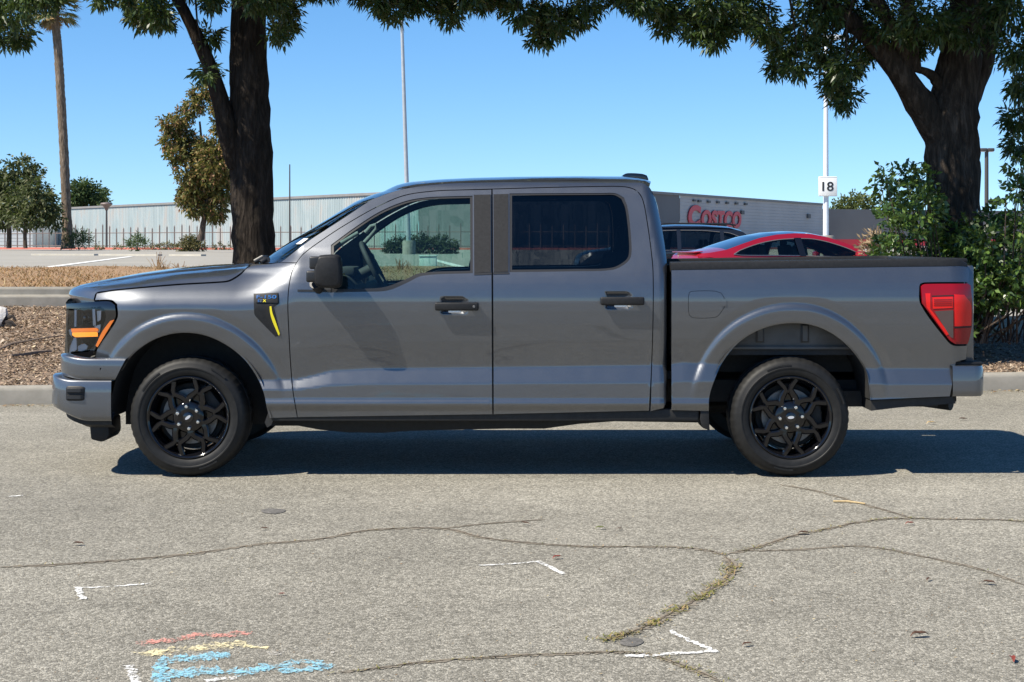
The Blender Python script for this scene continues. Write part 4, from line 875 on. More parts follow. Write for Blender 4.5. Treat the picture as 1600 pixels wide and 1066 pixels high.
well(inset(np.vstack([AR, [[AR[-1, 0], .2], [AR[0, 0], .2]]]), -.012)[:len(AR)], 'wheel_arch_liner', 'black_matte', .40, .62)
wp = MB().add([(1.36, .16, .965), (2.12, .16, .965), (2.08, .16, .80), (1.34, .16, .80), (1.36, .16, .80-.0), ], [(0, 1, 2, 3)])
for cx in (1.50, 1.78, 2.0): pass
wh = MB().box((1.73, .12, .875), (.74, .03, .17)).build('wheelhouse_panel', M['well'], truck, world=True, bevel=.004)
for cx in (1.545, 1.825):
    MB().box((cx, .103, .885), (.05, .012, .115)).build('panel_rib', M['black'], wh, bevel=.003); MB().box((cx, .096, .885), (.03, .012, .095)).build('panel_slot', M['well'], wh)
MB().box((1.74, .11, .795), (.80, .045, .018)).build('panel_flange', M['well'], wh, bevel=.003)
fl = MB().prism([(P(a, b, .03).x, P(a, b, .03).z) for a, b in [(1094, 632), (1106, 630), (1108, 672), (1097, 668), (1093, 655)]], .0, .22, lambda u, v, w_: (u, w_, v)).build('mud_flap', M['grain_black'], truck, world=True, bevel=.004)
fl2 = MB().prism([(P(a, b, .03).x, P(a, b, .03).z) for a, b in [(421, 640), (428, 655), (424, 664), (418, 668), (414, 660)]], .02, .25, lambda u, v, w_: (u, w_, v)).build('mud_flap', M['black_matte'], truck, world=True)
# ---- wheels
M['wheel_black'] = mat('gloss_black_wheel', (.004, .004, .005), .09, coat=.2, spec=.4)
def make_wheel():
    R = .372; n = 150; prof = [(.248, .020), (.258, .010), (.268, .002), (.285, -.003), (.30, -.005), (.303, -.008), (.31, -.0085), (.313, -.006), (.332, -.002), (.347, .007), (.357, .019), (.3635, .034), (.3685, .052), (.3705, .075), (.3712, .085), (.3645, .087), (.3645, .097), (.372, .099), (.372, .128), (.365, .130), (.365, .140), (.372, .142), (.372, .172), (.365, .174), (.365, .184), (.3712, .186), (.369, .215), (.357, .250), (.332, .268), (.29, .268), (.25, .250)]
    V = []
    for i, (r, y) in enumerate(prof):
        for k in range(n):
            rr = r
            if .3 < r and i in (10, 11, 12, 13) and k % 3 == 0: rr = r-.0035
            if i in (20, 21, 24, 25) and k % 4 == 0: rr = r-.004
            a = 2*math.pi*(k+.5*(i in (17, 18)))/n
            z = math.sin(a)*rr
            if i == 5 or i == 4:
                if (k*7) % 25 < 4: rr += .0
            V.append((math.cos(a)*rr, y, max(z, -.3705)))
    m = len(prof); Q = [(i*n+k, i*n+(k+1) % n, (i+1)*n+(k+1) % n, (i+1)*n+k) for i in range(m-1) for k in range(n)]
    w_ = MB(); w_.lathe([(.250, .014), (.2545, .008), (.2545, .004), (.250, .002), (.243, .006), (.236, .016), (.230, .034), (.222, .055), (.214, .12), (.222, .22), (.245, .262), (.252, .262)], 72, 'y')
    root = w_.build('wheel', M['wheel_black'], None, smooth=50)
    MB().add(V, Q).build('tyre', M['tyre'], root, smooth=32)
    for cen, cnt, r0 in ((1.75, 9, .322), (4.5, 7, .322), (.35, 6, .335)):      # raised sidewall blocks
        tx = MB()
        for k in range(cnt):
            a = cen+(k-cnt/2)*.052
            tx.box((math.cos(a)*r0, -.0065, math.sin(a)*r0), (.018, .004, .011), Matrix.Rotation(-a+math.pi/2+.0, 3, 'Y'))
        tx.build('sidewall_lettering', M['tyre'], root)
    for q in range(6):                              # one spoke: a stem that opens into a honeycomb loop
        a0 = q*math.pi/3; mb = MB()
        def pt(r, da, y): return Vector((math.cos(a0+da)*r, y, math.sin(a0+da)*r))
        def arm(path, w0, w1):
            V = []; ns = len(path)
            for i, p in enumerate(path):
                t = (path[min(i+1, ns-1)]-path[max(i-1, 0)]); t.y = 0; t.normalize(); sd = Vector((-t.z, 0, t.x)); w__ = w0+(w1-w0)*i/(ns-1)
                V += [p+sd*w__+Vector((0, .034, 0)), p+sd*w__+Vector((0, .006, 0)), p+sd*(w__*.62)+Vector((0, -.001, 0)), p-sd*(w__*.62)+Vector((0, -.001, 0)), p-sd*w__+Vector((0, .006, 0)), p-sd*w__+Vector((0, .034, 0))]
            mb.add(V, [(i*6+j, (i+1)*6+j, (i+1)*6+(j+1) % 6, i*6+(j+1) % 6) for i in range(ns-1) for j in range(6)]+[tuple(range(6)), tuple(range(ns*6-1, ns*6-7, -1))])
        arm([pt(.06, 0, .020), pt(.09, 0, .017), pt(.118, 0, .016)], .030, .022)
        for sg in (-1, 1): arm([pt(.104, sg*.05, .016), pt(.128, sg*.20, .014), pt(.168, sg*.435, .012), pt(.19, sg*.40, .012), pt(.238, sg*.275, .014)], .019, .016)
        arm([pt(.166, .41, .0145), pt(.160, .5236, .015), pt(.166, .637, .0145)], .013, .013)
        mb.prism([(math.cos(a0+d_)*r_, math.sin(a0+d_)*r_) for r_, d_ in ((.07, .1), (.10, .16), (.13, .27), (.162, .45), (.160, .5236), (.162, .597), (.13, .777), (.10, .887), (.07, .947))], .068, .074, lambda u, v, w__: (u, w__, v))
        mb.build('spoke', M['wheel_black'], root, smooth=30)
    MB().lathe([(0, .012), (.05, .012), (.082, .014), (.094, .020), (.10, .032), (.10, .06)], 40, 'y').build('hub', M['wheel_black'], root, smooth=40)
    MB().lathe([(0, .003), (.024, .0035), (.031, .006), (.033, .013)], 32, 'y').build('centre_cap', M['gloss_black'], root, smooth=40)
    ov = MB(); pl = [(math.cos(a)*.020, math.sin(a)*.0085) for a in np.linspace(0, 2*math.pi, 24, endpoint=False)]; ov.prism(pl, .0005, .004, lambda u, v, w__: (u, w__, v)); ov.build('cap_emblem', M['dull_chrome'], root, smooth=40)
    for k in range(6):
        a = k*math.pi/3+.0; l_ = MB().lathe([(0, -.014), (.009, -.0135), (.0135, -.008), (.015, .004), (.016, .018)], 12, 'y').build('lug_nut', M['chrome'], root, smooth=40); l_.location = (math.cos(a)*.069, 0, math.sin(a)*.069)
    MB().lathe([(.06, .075), (.17, .075), (.172, .08), (.172, .098), (.06, .10)], 48, 'y').build('brake_disc', M['steel'], root, smooth=40)
    cp = MB(); cp.box((.165, .085, .02), (.07, .06, .17)); cp.build('brake_caliper', M['black_matte'], root, bevel=.012)
    MB().lathe([(0, .12), (.2, .12), (.205, .13)], 40, 'y').build('dust_shield', M['black_matte'], root, smooth=40)
    return root
w0 = make_wheel()
specs = [(P(294, 653, .01).x, 0, math.radians(-37)), (P(1235.5, 653, .01).x, 0, math.radians(-5)), (P(294, 653, .01).x, 1, .4), (P(1235.5, 653, .01).x, 1, .2)]
for i, (x, far, spin) in enumerate(specs):
    o = w0 if i == 0 else copy_tree(w0); o.parent = truck
    o.rotation_euler = (0, spin, math.pi if far else 0)
    o.location = (x, (2*YC if far else 0)-YC, .3715)
# the contact patch stays at the bottom: spin the lattice but not the flat of the tyre
for o in [c for c in truck.children if c.name.startswith('wheel') and not c.name.startswith('wheel_arch') and not c.name.startswith('wheelhouse')]:
    for ch in o.children:
        if ch.name.startswith('tyre'): ch.rotation_euler = (0, -o.rotation_euler[1], 0)
# ---- cabin
mb = MB(); mb.prism([(-1.52, 1.22), (-1.30, 1.265), (-1.05, 1.24), (-.98, 1.17), (-1.0, .98), (-1.1, .75), (-1.52, .75)], .17, 2*YC-.17, lambda u, v, w_: (u, w_, v)); dash = mb.build('dashboard', M['interior'], truck, bevel=.02, world=True)
MB().box((-1.06, .56, 1.265), (.10, .34, .06)).build('instrument_hood', M['interior'], dash, bevel=.015)
MB().box((-1.0, YC, 1.20), (.03, .30, .20), Matrix.Rotation(.2, 3, 'Y')).build('touch_screen', M['gloss_black'], dash, bevel=.006)
sw = MB(); ang = math.radians(28); rot = Matrix.Rotation(ang, 3, 'Y'); cs = Vector((P(585, 418, .55).x, .56, P(585, 418, .55).z)); ring = []
tor = MB(); nR, nr = 36, 10; V = []
for i in range(nR):
    a = 2*math.pi*i/nR
    for j in range(nr):
        b = 2*math.pi*j/nr; p = Vector((math.sin(b)*.016, math.cos(a)*(.178+.016*math.cos(b)), math.sin(a)*(.178+.016*math.cos(b)))); V.append(Matrix.Rotation(-ang, 3, 'Y') @ p+cs)
tor.add(V, [(i*nr+j, ((i+1) % nR)*nr+j, ((i+1) % nR)*nr+(j+1) % nr, i*nr+(j+1) % nr) for i in range(nR) for j in range(nr)])
tor.box(cs, (.05, .15, .10), Matrix.Rotation(-ang, 3, 'Y')); tor.box(cs, (.018, .34, .035), Matrix.Rotation(-ang, 3, 'Y')); tor.tube([cs, cs+Vector((-.2, 0, -.1))], .035, 10)
tor.build('steering_wheel', M['interior'], dash, smooth=50)
def seat(x, y, wd, rear=False):
    s_ = MB(); s_.box((x-.28, y, .78), (.52, wd, .16)); o = s_.build('seat', M['interior'], truck, bevel=.05, seg=3, world=True)
    MB().box((x+.05, y, 1.08), (.15, wd, .62), Matrix.Rotation(.22, 3, 'Y')).build('seat_back', M['interior'], o, bevel=.06, seg=3)
    for dy in ((0,) if not rear else (-.42, .42)): MB().box((x+.16, y+dy, 1.475), (.10, .26, .20), Matrix.Rotation(.15, 3, 'Y')).build('head_rest', M['interior'], o, bevel=.045, seg=3)
seat(-.30, .56, .50); seat(-.30, 1.40, .50); seat(.62, YC, 1.45, True)
MB().box((-.55, YC, .80), (.95, .26, .28)).build('centre_console', M['interior'], truck, bevel=.03, world=True)
MB().box((-.2, YC, .62), (2.5, 1.6, .05)).build('cabin_floor', M['interior'], truck, world=True)
# grab handles on the far windscreen pillar, sun visors, inner pillar trims
far = lambda px, py, y=1.62: P(px, py, y)
g1 = MB(); g1.tube([far(571, 364), far(580, 354), far(587, 351), far(588, 358), far(578, 370), far(568, 381)], [.016]*6, 8); g1.build('grab_handle', M['headliner'], truck, smooth=50, world=True)
g2 = MB(); g2.tube([far(533, 380), far(560, 364)], [.016, .016], 8); g2.build('grab_handle', M['headliner'], truck, smooth=50, world=True)
MB().box((-.80, 1.38, 1.715), (.16, .40, .02), Matrix.Rotation(-.5, 3, 'Y')).build('sun_visor', M['headliner'], truck, bevel=.006, world=True)
MB().box((-.80, .56, 1.715), (.16, .40, .02), Matrix.Rotation(-.5, 3, 'Y')).build('sun_visor', M['headliner'], truck, bevel=.006, world=True)
MB().box((-.93, YC, 1.66), (.03, .24, .07)).build('rear_view_mirror', M['black'], truck, bevel=.01, world=True)
# ================================================================== warehouse, fence, poles, parked cars
def zz_wall(name, a, b, z0, z1, pitch, dep, m, parent, zs=0):      # vertical ribbed cladding from plan point a to b
    a = Vector((a[0], a[1], 0)); b = Vector((b[0], b[1], 0)); L = (b-a).length; t = (b-a)/L; n = Vector((t.y, -t.x, 0)); V = []; k = int(L/pitch)
    for i in range(k+1):
        for f, d in ((0, 0), (.30, 0), (.42, dep), (.88, dep)):
            s_ = min((i+f)*pitch, L); p = a+t*s_+n*d; V += [(p.x, p.y, z0), (p.x, p.y, z1)]
    return MB().add(V, [(2*i, 2*i+2, 2*i+3, 2*i+1) for i in range(len(V)//2-1)]).build(name, m, parent, world=True)
def hz_wall(name, a, b, z0, z1, pitch, dep, m, parent):            # horizontal siding
    a = Vector((a[0], a[1], 0)); b = Vector((b[0], b[1], 0)); t = (b-a).normalized(); n = Vector((t.y, -t.x, 0)); V = []; z = z0
    while z < z1:
        for f, d in ((0, dep), (.8, dep), (.9, 0), (1, 0)):
            q = min(z+f*pitch, z1)
            for p in (a, b): V.append((p.x+n.x*d, p.y+n.y*d, q))
        z += pitch
    return MB().add(V, [(2*i, 2*i+1, 2*i+3, 2*i+2) for i in range(len(V)//2-1)]).build(name, m, parent, world=True)
def slab(name, pts, z0, z1, m, parent, th=.3):                     # straight wall pieces along plan points
    mb = MB()
    for (x0, y0), (x1, y1) in zip(pts[:-1], pts[1:]):
        t = Vector((x1-x0, y1-y0)).normalized(); n = Vector((-t.y, t.x))*th
        mb.add([(x0, y0, z0), (x1, y1, z0), (x1+n.x, y1+n.y, z0), (x0+n.x, y0+n.y, z0), (x0, y0, z1), (x1, y1, z1), (x1+n.x, y1+n.y, z1), (x0+n.x, y0+n.y, z1)], [(3, 2, 1, 0), (4, 5, 6, 7), (0, 1, 5, 4), (1, 2, 6, 5), (2, 3, 7, 6), (3, 0, 4, 7)])
    return mb.build(name, m, parent, world=True)
def streaky(name, c1, c2, c3):
    m = mat(name, c1, .6); g = N(m); v = g.coord('Object', (.16, .16, .05)); v2 = g.coord('Object', (1.5, 1.5, .08))
    c = g.ramp(g.noise(v, 1.6, 5, .6, .8), [(.40, c1), (.52, c2), (.62, c3)]); g.col(g.mix(1.0, c, g.ramp(g.noise(v2, 1.2, 4), [(.3, .88), (.7, 1.06)]), 'MULTIPLY')); return m
M['clad_blue'] = streaky('pale_ribbed_cladding', (.255, .31, .325), (.30, .345, .355), (.335, .325, .31))
M['grey_wall'] = varied('grey_painted_wall', (.12, .12, .125), (.15, .15, .155), .15, .8)
M['siding'] = varied('light_grey_siding', (.36, .345, .34), (.42, .405, .40), .2, .7)
M['trim_grey'] = varied('grey_roof_trim', (.17, .165, .165), (.21, .205, .20), 1, .7)
M['sign_red'] = mat('sign_red', (.55, .035, .05), .5)
M['roof_flat'] = varied('flat_roof', (.35, .35, .34), (.45, .45, .44), .3, .9)
A = (-82, 263-CD); B = (-10.3, 170-CD); C = (0, 150-CD); D_ = (47.3, 234-CD); E = (53.5, 272-CD); G_ = (120, 300-CD); ZT = 7.28; ZC = 7.5
wh_ = empty('warehouse', (10, 200, .8), 'long low warehouse with ribbed pale wall, grey flank and red lettering', 'warehouse')
zz_wall('ribbed_wall', A, B, .6, ZT-.25, .55, .05, M['clad_blue'], wh_)
slab('roof_trim', [A, B], ZT-.30, ZT, M['trim_grey'], wh_, -.22)
slab('grey_wall', [B, C], .6, ZC, M['grey_wall'], wh_)
def on_face(px, z=0, P0=C, P1=D_):
    k = (px-800)/F; dx, dy = P1[0]-P0[0], P1[1]-P0[1]; t = (k*(P0[1]+CD)-P0[0])/(dx-k*dy); return (P0[0]+dx*t, P0[1]+dy*t)
s0, s1 = on_face(1062), on_face(1285)
slab('grey_wall', [C, s0], .6, ZC-.25, M['grey_wall'], wh_); hz_wall('siding_panel', s0, s1, .6, ZC-.25, .42, .03, M['siding'], wh_)
slab('roof_trim', [C, D_], ZC-.30, ZC, M['trim_grey'], wh_, -.22)
slab('grey_wall', [D_, E], .6, ZC, M['grey_wall'], wh_); slab('grey_wall', [E, G_], .6, ZC, M['grey_wall'], wh_); slab('red_band', [E, G_], 1.0, 2.1, M['sign_red'], wh_, -.1)
MB().add([(A[0], A[1], ZT-.4), (B[0], B[1], ZT-.4), (C[0], C[1], ZT-.4), (D_[0], D_[1], ZT-.4), (E[0], E[1], ZT-.4), (G_[0], G_[1], ZT-.4), (60, 380, ZT-.4), (-60, 380, ZT-.4)], [tuple(range(8))]).build('flat_roof', M['roof_flat'], wh_, world=True)
# raised red letters on the siding
tdir = Vector((D_[0]-C[0], D_[1]-C[1], 0)).normalized(); nrm = Vector((tdir.y, -tdir.x, 0))
l0 = Vector((*on_face(1073), 0)); l1 = Vector((*on_face(1156), 0)); dm = ((l0+l1)/2).y+CD; zl = CH-(356-380)*dm/F; zh = CH-(329-380)*dm/F
def letters(txt, a, b, z0, z1, offset):
    me = fit_mesh(text_mesh(txt, 1, .06, offset, .12, 1.06), (b-a).length, z1-z0); o = link('sign_lettering', me, M['sign_red'], wh_, world=True); me.materials.clear(); me.materials.append(M['sign_red'])
    R = Matrix((tdir, Vector((0, 0, 1)), nrm)).transposed().to_4x4(); me.transform(Matrix.Translation(a+nrm*.18+Vector((0, 0, z0))) @ R)
lC = l0+(l1-l0)*.225
letters('C', l0, lC, zl, zh+.55, .05); letters('OSTCO', lC+(l1-l0)*.01, l1, zl, zh, .045)
M['vent_grey'] = mat('wall_fitting', (.10, .10, .10), .7)
for px, py, w_, h_ in [(1083, 313.5, .7, .25)]+[(1091+k*14.5, 314.5+k*.9, .8, .28) for k in range(6)]+[(1158, 332, 1.0, .5), (1262, 338, 1.2, .6)]:
    q = Vector((*on_face(px), 0)); d = q.y+CD; z = CH-(py-380)*d/F; MB().box((0, 0, 0), (w_, .3, h_), Matrix.Rotation(math.atan2(tdir.y, tdir.x), 3, 'Z')).build('wall_lamp', M['vent_grey'], wh_, world=True).location += (q+nrm*.15+Vector((0, 0, z)))
# white slatted building at the far left
M['white_siding'] = varied('white_siding', (.66, .66, .64), (.76, .76, .74), .3, .6)
ws2 = empty('white_shed', (-95, 230, .8), 'white building with horizontal slats behind the two left trees', 'building')
hz_wall('slatted_wall', (-118, 236-CD), (P(51, 0, 246-CD).x, 246-CD), .6, CH+(380-345)*240/F, .55, .10, M['white_siding'], ws2)
slab('side_wall', [(P(51, 0, 246-CD).x, 246-CD), (-70, 275-CD)], .6, CH+(380-345)*240/F, M['white_siding'], ws2); slab('roof_edge', [(-118, 236-CD), (P(51, 0, 246-CD).x, 246-CD)], CH+(380-346)*240/F, CH+(380-343)*240/F, M['trim_grey'], ws2, -.3)
# fence of pointed posts and two rails
M['fence'] = mat('fence_grey_brown', (.16, .125, .115), .6, .2); M['fence_pale'] = mat('fence_pale_metal', (.42, .43, .44), .5, .4)
fence = empty('metal_fence', (-30, 150, .85), 'thin metal post fence standing before the warehouse wall', 'fence')
fp_ = [(-84, 196), (-30, 158), (-5, 150), (14, 152)]; post_me = MB().box((0, 0, 1.15), (.11, .11, 2.3)); post_me.add([(-.055, -.055, 2.3), (.055, -.055, 2.3), (.055, .055, 2.3), (-.055, .055, 2.3), (0, 0, 2.5)], [(0, 1, 4), (1, 2, 4), (2, 3, 4), (3, 0, 4)]); post_me = post_me.mesh('post'); post_me.materials.append(M['fence'])
for (x0, d0), (x1, d1) in zip(fp_[:-1], fp_[1:]):
    L = math.hypot(x1-x0, d1-d0); n = int(L/1.12)
    for i in range(n):
        t = i/n; o = link('post', post_me, None, fence, world=True); o.location = (x0+(x1-x0)*t, d0+(d1-d0)*t-CD, .82); o.scale = (1, 1, random.uniform(.92, 1.12))
    for z in (1.15, 2.55): MB().tube([(x0, d0-CD, z), (x1, d1-CD, z)], .045, 6).build('rail', M['fence'], fence, world=True)
# poles
def pole(name, label, px, py0, py1, D, w0, w1, m, cat='lamp post', base=None, dx=0, group=None):
    a = P(px, py1, D-CD); b = P(px+dx, py0, D-CD); root = empty(name, a, label, cat, group)
    MB().tube([a, (a+b)/2, b], [w0/2, (w0+w1)/4, w1/2], 12).build('shaft', m, root, smooth=60, world=True)
    if base: MB().lathe([(base[0]/2*1.0, 0), (base[0]/2, base[1]*.93), (base[0]/2*.9, base[1]), (0, base[1])], 20).build('concrete_base', M['concrete'], root, smooth=40).location = (0, 0, -.02)
    return root, a, b
M['pole_grey'] = varied('galvanised_pole', (.36, .38, .40), (.44, .46, .48), 3, .45, metal=.3); M['pole_white'] = varied('white_pole', (.62, .66, .70), (.7, .73, .76), 3, .5); M['pole_dark'] = mat('dark_pole', (.05, .045, .045), .6)
M['lamp_glass'] = mat('lamp_glass', (.6, .6, .58), .3)
def luminaire(root, top, arms, L, m):
    for s_ in arms: MB().box((top.x-root.location.x+s_*L*.55, 0, top.z-root.location.z+.05), (L, .38, .14)).build('lamp_head', m, root, bevel=.03); MB().box((top.x-root.location.x+s_*L*.6, 0, top.z-root.location.z-.03), (L*.7, .28, .03)).build('lamp_lens', M['lamp_glass'], root)
r, a, b = pole('lot_lamp_post', 'tall grey lamp post rising behind the cab roof, on a round concrete base', 639, -120, 400, 84, .27, .14, M['pole_grey'], base=(.72, .86), dx=-16); luminaire(r, b, (-1, 1), .8, M['pole_grey'])
r, a, b = pole('lot_lamp_post', 'white lamp post carrying the number 18 sign', 1290.5, 60, 402, 62, .25, .15, M['pole_white'], base=(.70, .9), dx=0); luminaire(r, b, (-1, 1), .8, M['pole_white'])
p18, z18 = a, 0
c = P(1293.5, 291.5, 62-CD-.18); w18 = 29*62/F; h18 = 31*62/F
sg_ = empty('number_sign', c, 'square white sign reading 18 on the white lamp post', 'sign')
MB().box((0, 0, 0), (w18, .05, h18)).build('sign_board', M['white'], sg_, bevel=.03)
me = fit_mesh(text_mesh('18', 1, .006, .012), 17.5*62/F, 14.5*62/F); me.materials.clear(); me.transform(Matrix.Translation((-8.9*62/F, -.031, -7.2*62/F)) @ Matrix.Rotation(math.pi/2, 4, 'X')); link('sign_number', me, M['sign_black'], sg_)
bd = MB()
for dx, dz, sx, sz in ((0, h18*.46, w18*.93, .012), (0, -h18*.46, w18*.93, .012)): bd.box((dx, -.027, dz), (sx, .006, sz))
bd.build('sign_border', M['pole_grey'], sg_)
r, a, b = pole('path_lamp', 'short lamp post with a flat cap between palm and warehouse', 166.5, 324, 390, 150, .22, .16, M['pole_dark']); MB().lathe([(0, .5), (.55, .42), (.6, .30), (.25, .0), (.14, -.3)], 14).build('lamp_cap', M['fence'], r, smooth=40).location = (0, 0, b.z-a.z)
pole('flag_mast', 'thin bare dark mast right of the big left trunk', 452.7, 257, 392, 120, .15, .09, M['pole_dark'], 'mast')
r, a, b = pole('street_lamp', 'dark lamp post with a crossbar head right of the big right trunk', 1541.5, 236, 420, 70, .20, .17, M['pole_dark']); luminaire(r, b, (-1, 1), .30, M['pole_dark'])
pole('street_lamp', 'dark bare post at the right edge behind the shrub', 1597, 262, 420, 60, .14, .12, M['pole_dark'], 'post')
# utility box seen through the front window
ub_ = P(669, 425, 42-CD); M['box_green'] = mat('box_pale_green', (.50, .58, .55), .6)
ux = empty('utility_box', ub_, 'pale utility box on the verge seen through the front window', 'utility box'); MB().box((0, 0, .21), (.46, .34, .42)).build('cabinet', M['box_green'], ux, bevel=.02); MB().box((0, 0, .44), (.50, .38, .04)).build('lid', M['box_green'], ux, bevel=.01)
# ------------------------------------------------------------------ parked cars
def make_car(name, label, loc, rz, paint, glassm, prof, belt, half, L, wheels, wr, wins, extra, rimm):
    """prof: side outline of the upper surface (x, z, kind), front at +x; belt: (x, z) shoulder line; half: half width"""
    root = empty(name, loc, label, 'car', None, rz)
    px = np.array([p[0] for p in prof]); pz = np.array([p[1] for p in prof]); bx = np.array([p[0] for p in belt]); bz = np.array([p[1] for p in belt])
    def hw(x, z):                                   # half width at height z
        zb_ = np.interp(x, bx, bz); zr = max(np.interp(x, px, pz), zb_+.001); e = 1-.16*abs(2*x/L)**4
        if z <= zb_: t = (z-.2)/(zb_-.2); return half*e*(.93+.07*math.sin(max(0, min(1, t))*math.pi*.62)/math.sin(math.pi*.62)*1.0)
        t = (z-zb_)/(zr-zb_) if zr-zb_ > .02 else 0; return half*e*(1-(.30*(zr-zb_)/.45)*t**1.15)
    fine = np.linspace(px[0], px[-1], 90); zt = np.interp(fine, px, pz); zbt = np.interp(fine, bx, bz)
    V = []; rows = [.0, .12, .3, .55, .8, .93, 1.0]
    # body sides up to the belt, with wheel openings left out by lowering the bottom edge
    for sgn in (-1, 1):
        mb = MB(); V = []
        for x, z1, zb_ in zip(fine, zt, zbt):
            bot = .24
            for wx_ in wheels:
                if abs(x-wx_) < wr+.05: bot = max(bot, wr+math.sqrt(max(0, (wr+.05)**2-(x-wx_)**2)))
            top = min(zb_, z1)
            for r_ in rows: z = bot+(top-bot)*r_; V.append((x, sgn*hw(x, z), z))
        n = len(rows); mb.add(V, [(i*n+k, (i+1)*n+k, (i+1)*n+k+1, i*n+k+1) for i in range(89) for k in range(n-1)]); mb.build('body_side', paint, root, smooth=50)
        # greenhouse side: pillars and roof edge in paint, glass panes set into it
        idx = [i for i in range(90) if zt[i]-zbt[i] > .012]
        outer = np.array([(fine[i], zbt[i]) for i in idx]+[(fine[i], zt[i]) for i in idx[::-1]]); loops = [resample(outer, .08)]+[crom(w_, True, 5, 40) for w_ in wins]
        hv = np.vectorize(hw); v_, f_, _ = sheet(loops, lambda x, z: -hv(x, z), lambda x, z: np.stack([0*x, 0*x-1, 0*x], -1), (.09, .06), 0, 0)
        MB().add([(x, y*-sgn, z) for x, y, z in v_], f_).build('greenhouse_side', extra['pillar'], root, smooth=50)
        for wpts in wins:
            loop = crom(wpts, True, 5, 40); c = loop.mean(0); n = len(loop); V = [(c[0], sgn*(hw(c[0], c[1])+.012), c[1])]
            for rr in (.35, .7, .9, 1.0):
                for q in loop: x_, z_ = c+(q-c)*rr; V.append((x_, sgn*(hw(x_, z_)+(.012 if rr < 1 else .004)), z_))
            Fs = [(0, 1+k, 1+(k+1) % n) for k in range(n)]+[(1+r_*n+k, 1+(r_+1)*n+k, 1+(r_+1)*n+(k+1) % n, 1+r_*n+(k+1) % n) for r_ in range(3) for k in range(n)]
            pn = MB().add(V, Fs).build('side_window', glassm, root, smooth=60)
            tr = MB(); ring = [(x_, sgn*(hw(x_, z_)+.012), z_) for x_, z_ in loop]; run = []
            for q0, q1 in zip(ring, ring[1:]+ring[:1]):
                if abs(q1[0]-q0[0]) > .5*abs(q1[2]-q0[2]): run = run or [q0]; run.append(q1)
                elif len(run) > 1: tr.tube(run, .008, 5, cap=False); run = []
            if len(run) > 1: tr.tube(run, .008, 5, cap=False)
            tr.build('window_trim', extra['trim'], root, smooth=60)
    # upper surface: bonnet, windscreen, roof, rear window, boot, each a part
    for nm, i0, i1, mm in extra['top']:
        xs_ = np.linspace(i0, i1, 16); V = []
        for x in xs_:
            z = float(np.interp(x, px, pz)); h = hw(x, z-.001)
            for k in np.linspace(-1, 1, 15): V.append((x, k*h, z+.045*(1-abs(k)**2.5)))
        MB().add(V, [(i*15+k, (i+1)*15+k, (i+1)*15+k+1, i*15+k+1) for i in range(15) for k in range(14)]).build(nm, mm, root, smooth=60)
    for xe, nm in ((px[0], 'rear_panel'), (px[-1], 'front_panel')):
        z1 = float(np.interp(xe, px, pz)); V = []; sgn = -1 if xe < 0 else 1
        for r_ in np.linspace(0, 1, 8):
            z = .24+(z1+.0-.24)*r_; h = hw(xe, z)
            for k in np.linspace(-1, 1, 13): V.append((xe+sgn*.10*(1-abs(k)**3)*math.sin(math.pi*min(1, r_*.8+.15)), k*h, z+.045*(1-abs(k)**2.5)*(r_ == 1)))
        MB().add(V, [(i*13+k, (i+1)*13+k, (i+1)*13+k+1, i*13+k+1) for i in range(7) for k in range(12)]).build(nm, paint, root, smooth=60)
    MB().box((0, 0, .30), (L*.9, half*1.7, .14)).build('underbody', M['black_matte'], root)
    MB().box((0, 0, .62), (L*.55, half*1.6, .08)).build('cabin_floor', M['interior'], root)
    for sx in extra['seats']:
        for sy in (-.36, .36): MB().box((sx, sy, .92), (.16, .46, .56), Matrix.Rotation(-.2, 3, 'Y')).build('seat', M['interior'], root, bevel=.05); MB().box((sx-.07, sy, 1.26), (.09, .24, .17)).build('head_rest', M['interior'], root, bevel=.04)
    for wx_ in wheels:
        for sgn in (-1, 1):
            w_ = MB().lathe([(wr*.62, -.10), (wr*.9, -.115), (wr, -.08), (wr, .08), (wr*.9, .115), (wr*.62, .10)], 32, 'y').build('wheel', M['tyre'], root, smooth=40); w_.location = (wx_, sgn*(half-.13), wr)
            MB().lathe([(0, -.085), (wr*.2, -.095), (wr*.55, -.085), (wr*.63, -.10), (wr*.63, .10), (0, .09)], 24, 'y').build('rim', rimm, w_, smooth=40)
    return root, hw
M['car_red'] = mat('red_car_paint', (.40, .008, .024), .30, .4, coat=1); M['car_black'] = mat('black_car_paint', (.012, .013, .016), .25, .2, coat=1)
M['car_glass'] = glass('car_glass', (.52, .60, .57), .9); M['roof_glass'] = mat('tinted_roof_glass', (.012, .02, .035), .06, coat=1); M['car_glass_dark'] = glass('dark_car_glass', (.28, .30, .30), .9)
M['rim_grey'] = mat('alloy_rim', (.35, .35, .36), .35, .9)
# red saloon, tail towards the left, turned a little away
prof = [(-2.34, .88), (-2.30, .985), (-2.24, 1.025), (-2.0, 1.055), (-1.75, 1.10), (-1.4, 1.215), (-1.0, 1.335), (-.6, 1.405), (-.2, 1.43), (.15, 1.415), (.5, 1.35), (.9, 1.215), (1.3, 1.035), (1.42, .985), (1.8, .92), (2.1, .83), (2.30, .68), (2.36, .55)]
belt = [(-2.34, .86), (-2.1, .93), (-1.5, .965), (-.6, .945), (.5, .915), (1.25, .90), (1.8, .85), (2.36, .54)]
wins = [[(-1.62, 1.01), (-1.45, 1.10), (-1.0, 1.235), (-.62, 1.30), (-.24, 1.325), (-.20, .985), (-1.0, .99), (-1.45, .995)], [(-.14, 1.328), (.15, 1.315), (.48, 1.25), (.85, 1.13), (1.10, 1.01), (1.16, .955), (.6, .96), (-.12, .98)]]
pr_ = P(1097, 0, 30.0-CD); zc = CH+(380-361)*30.6/F-1.43-.045
rz = math.radians(14); Lh = 2.30
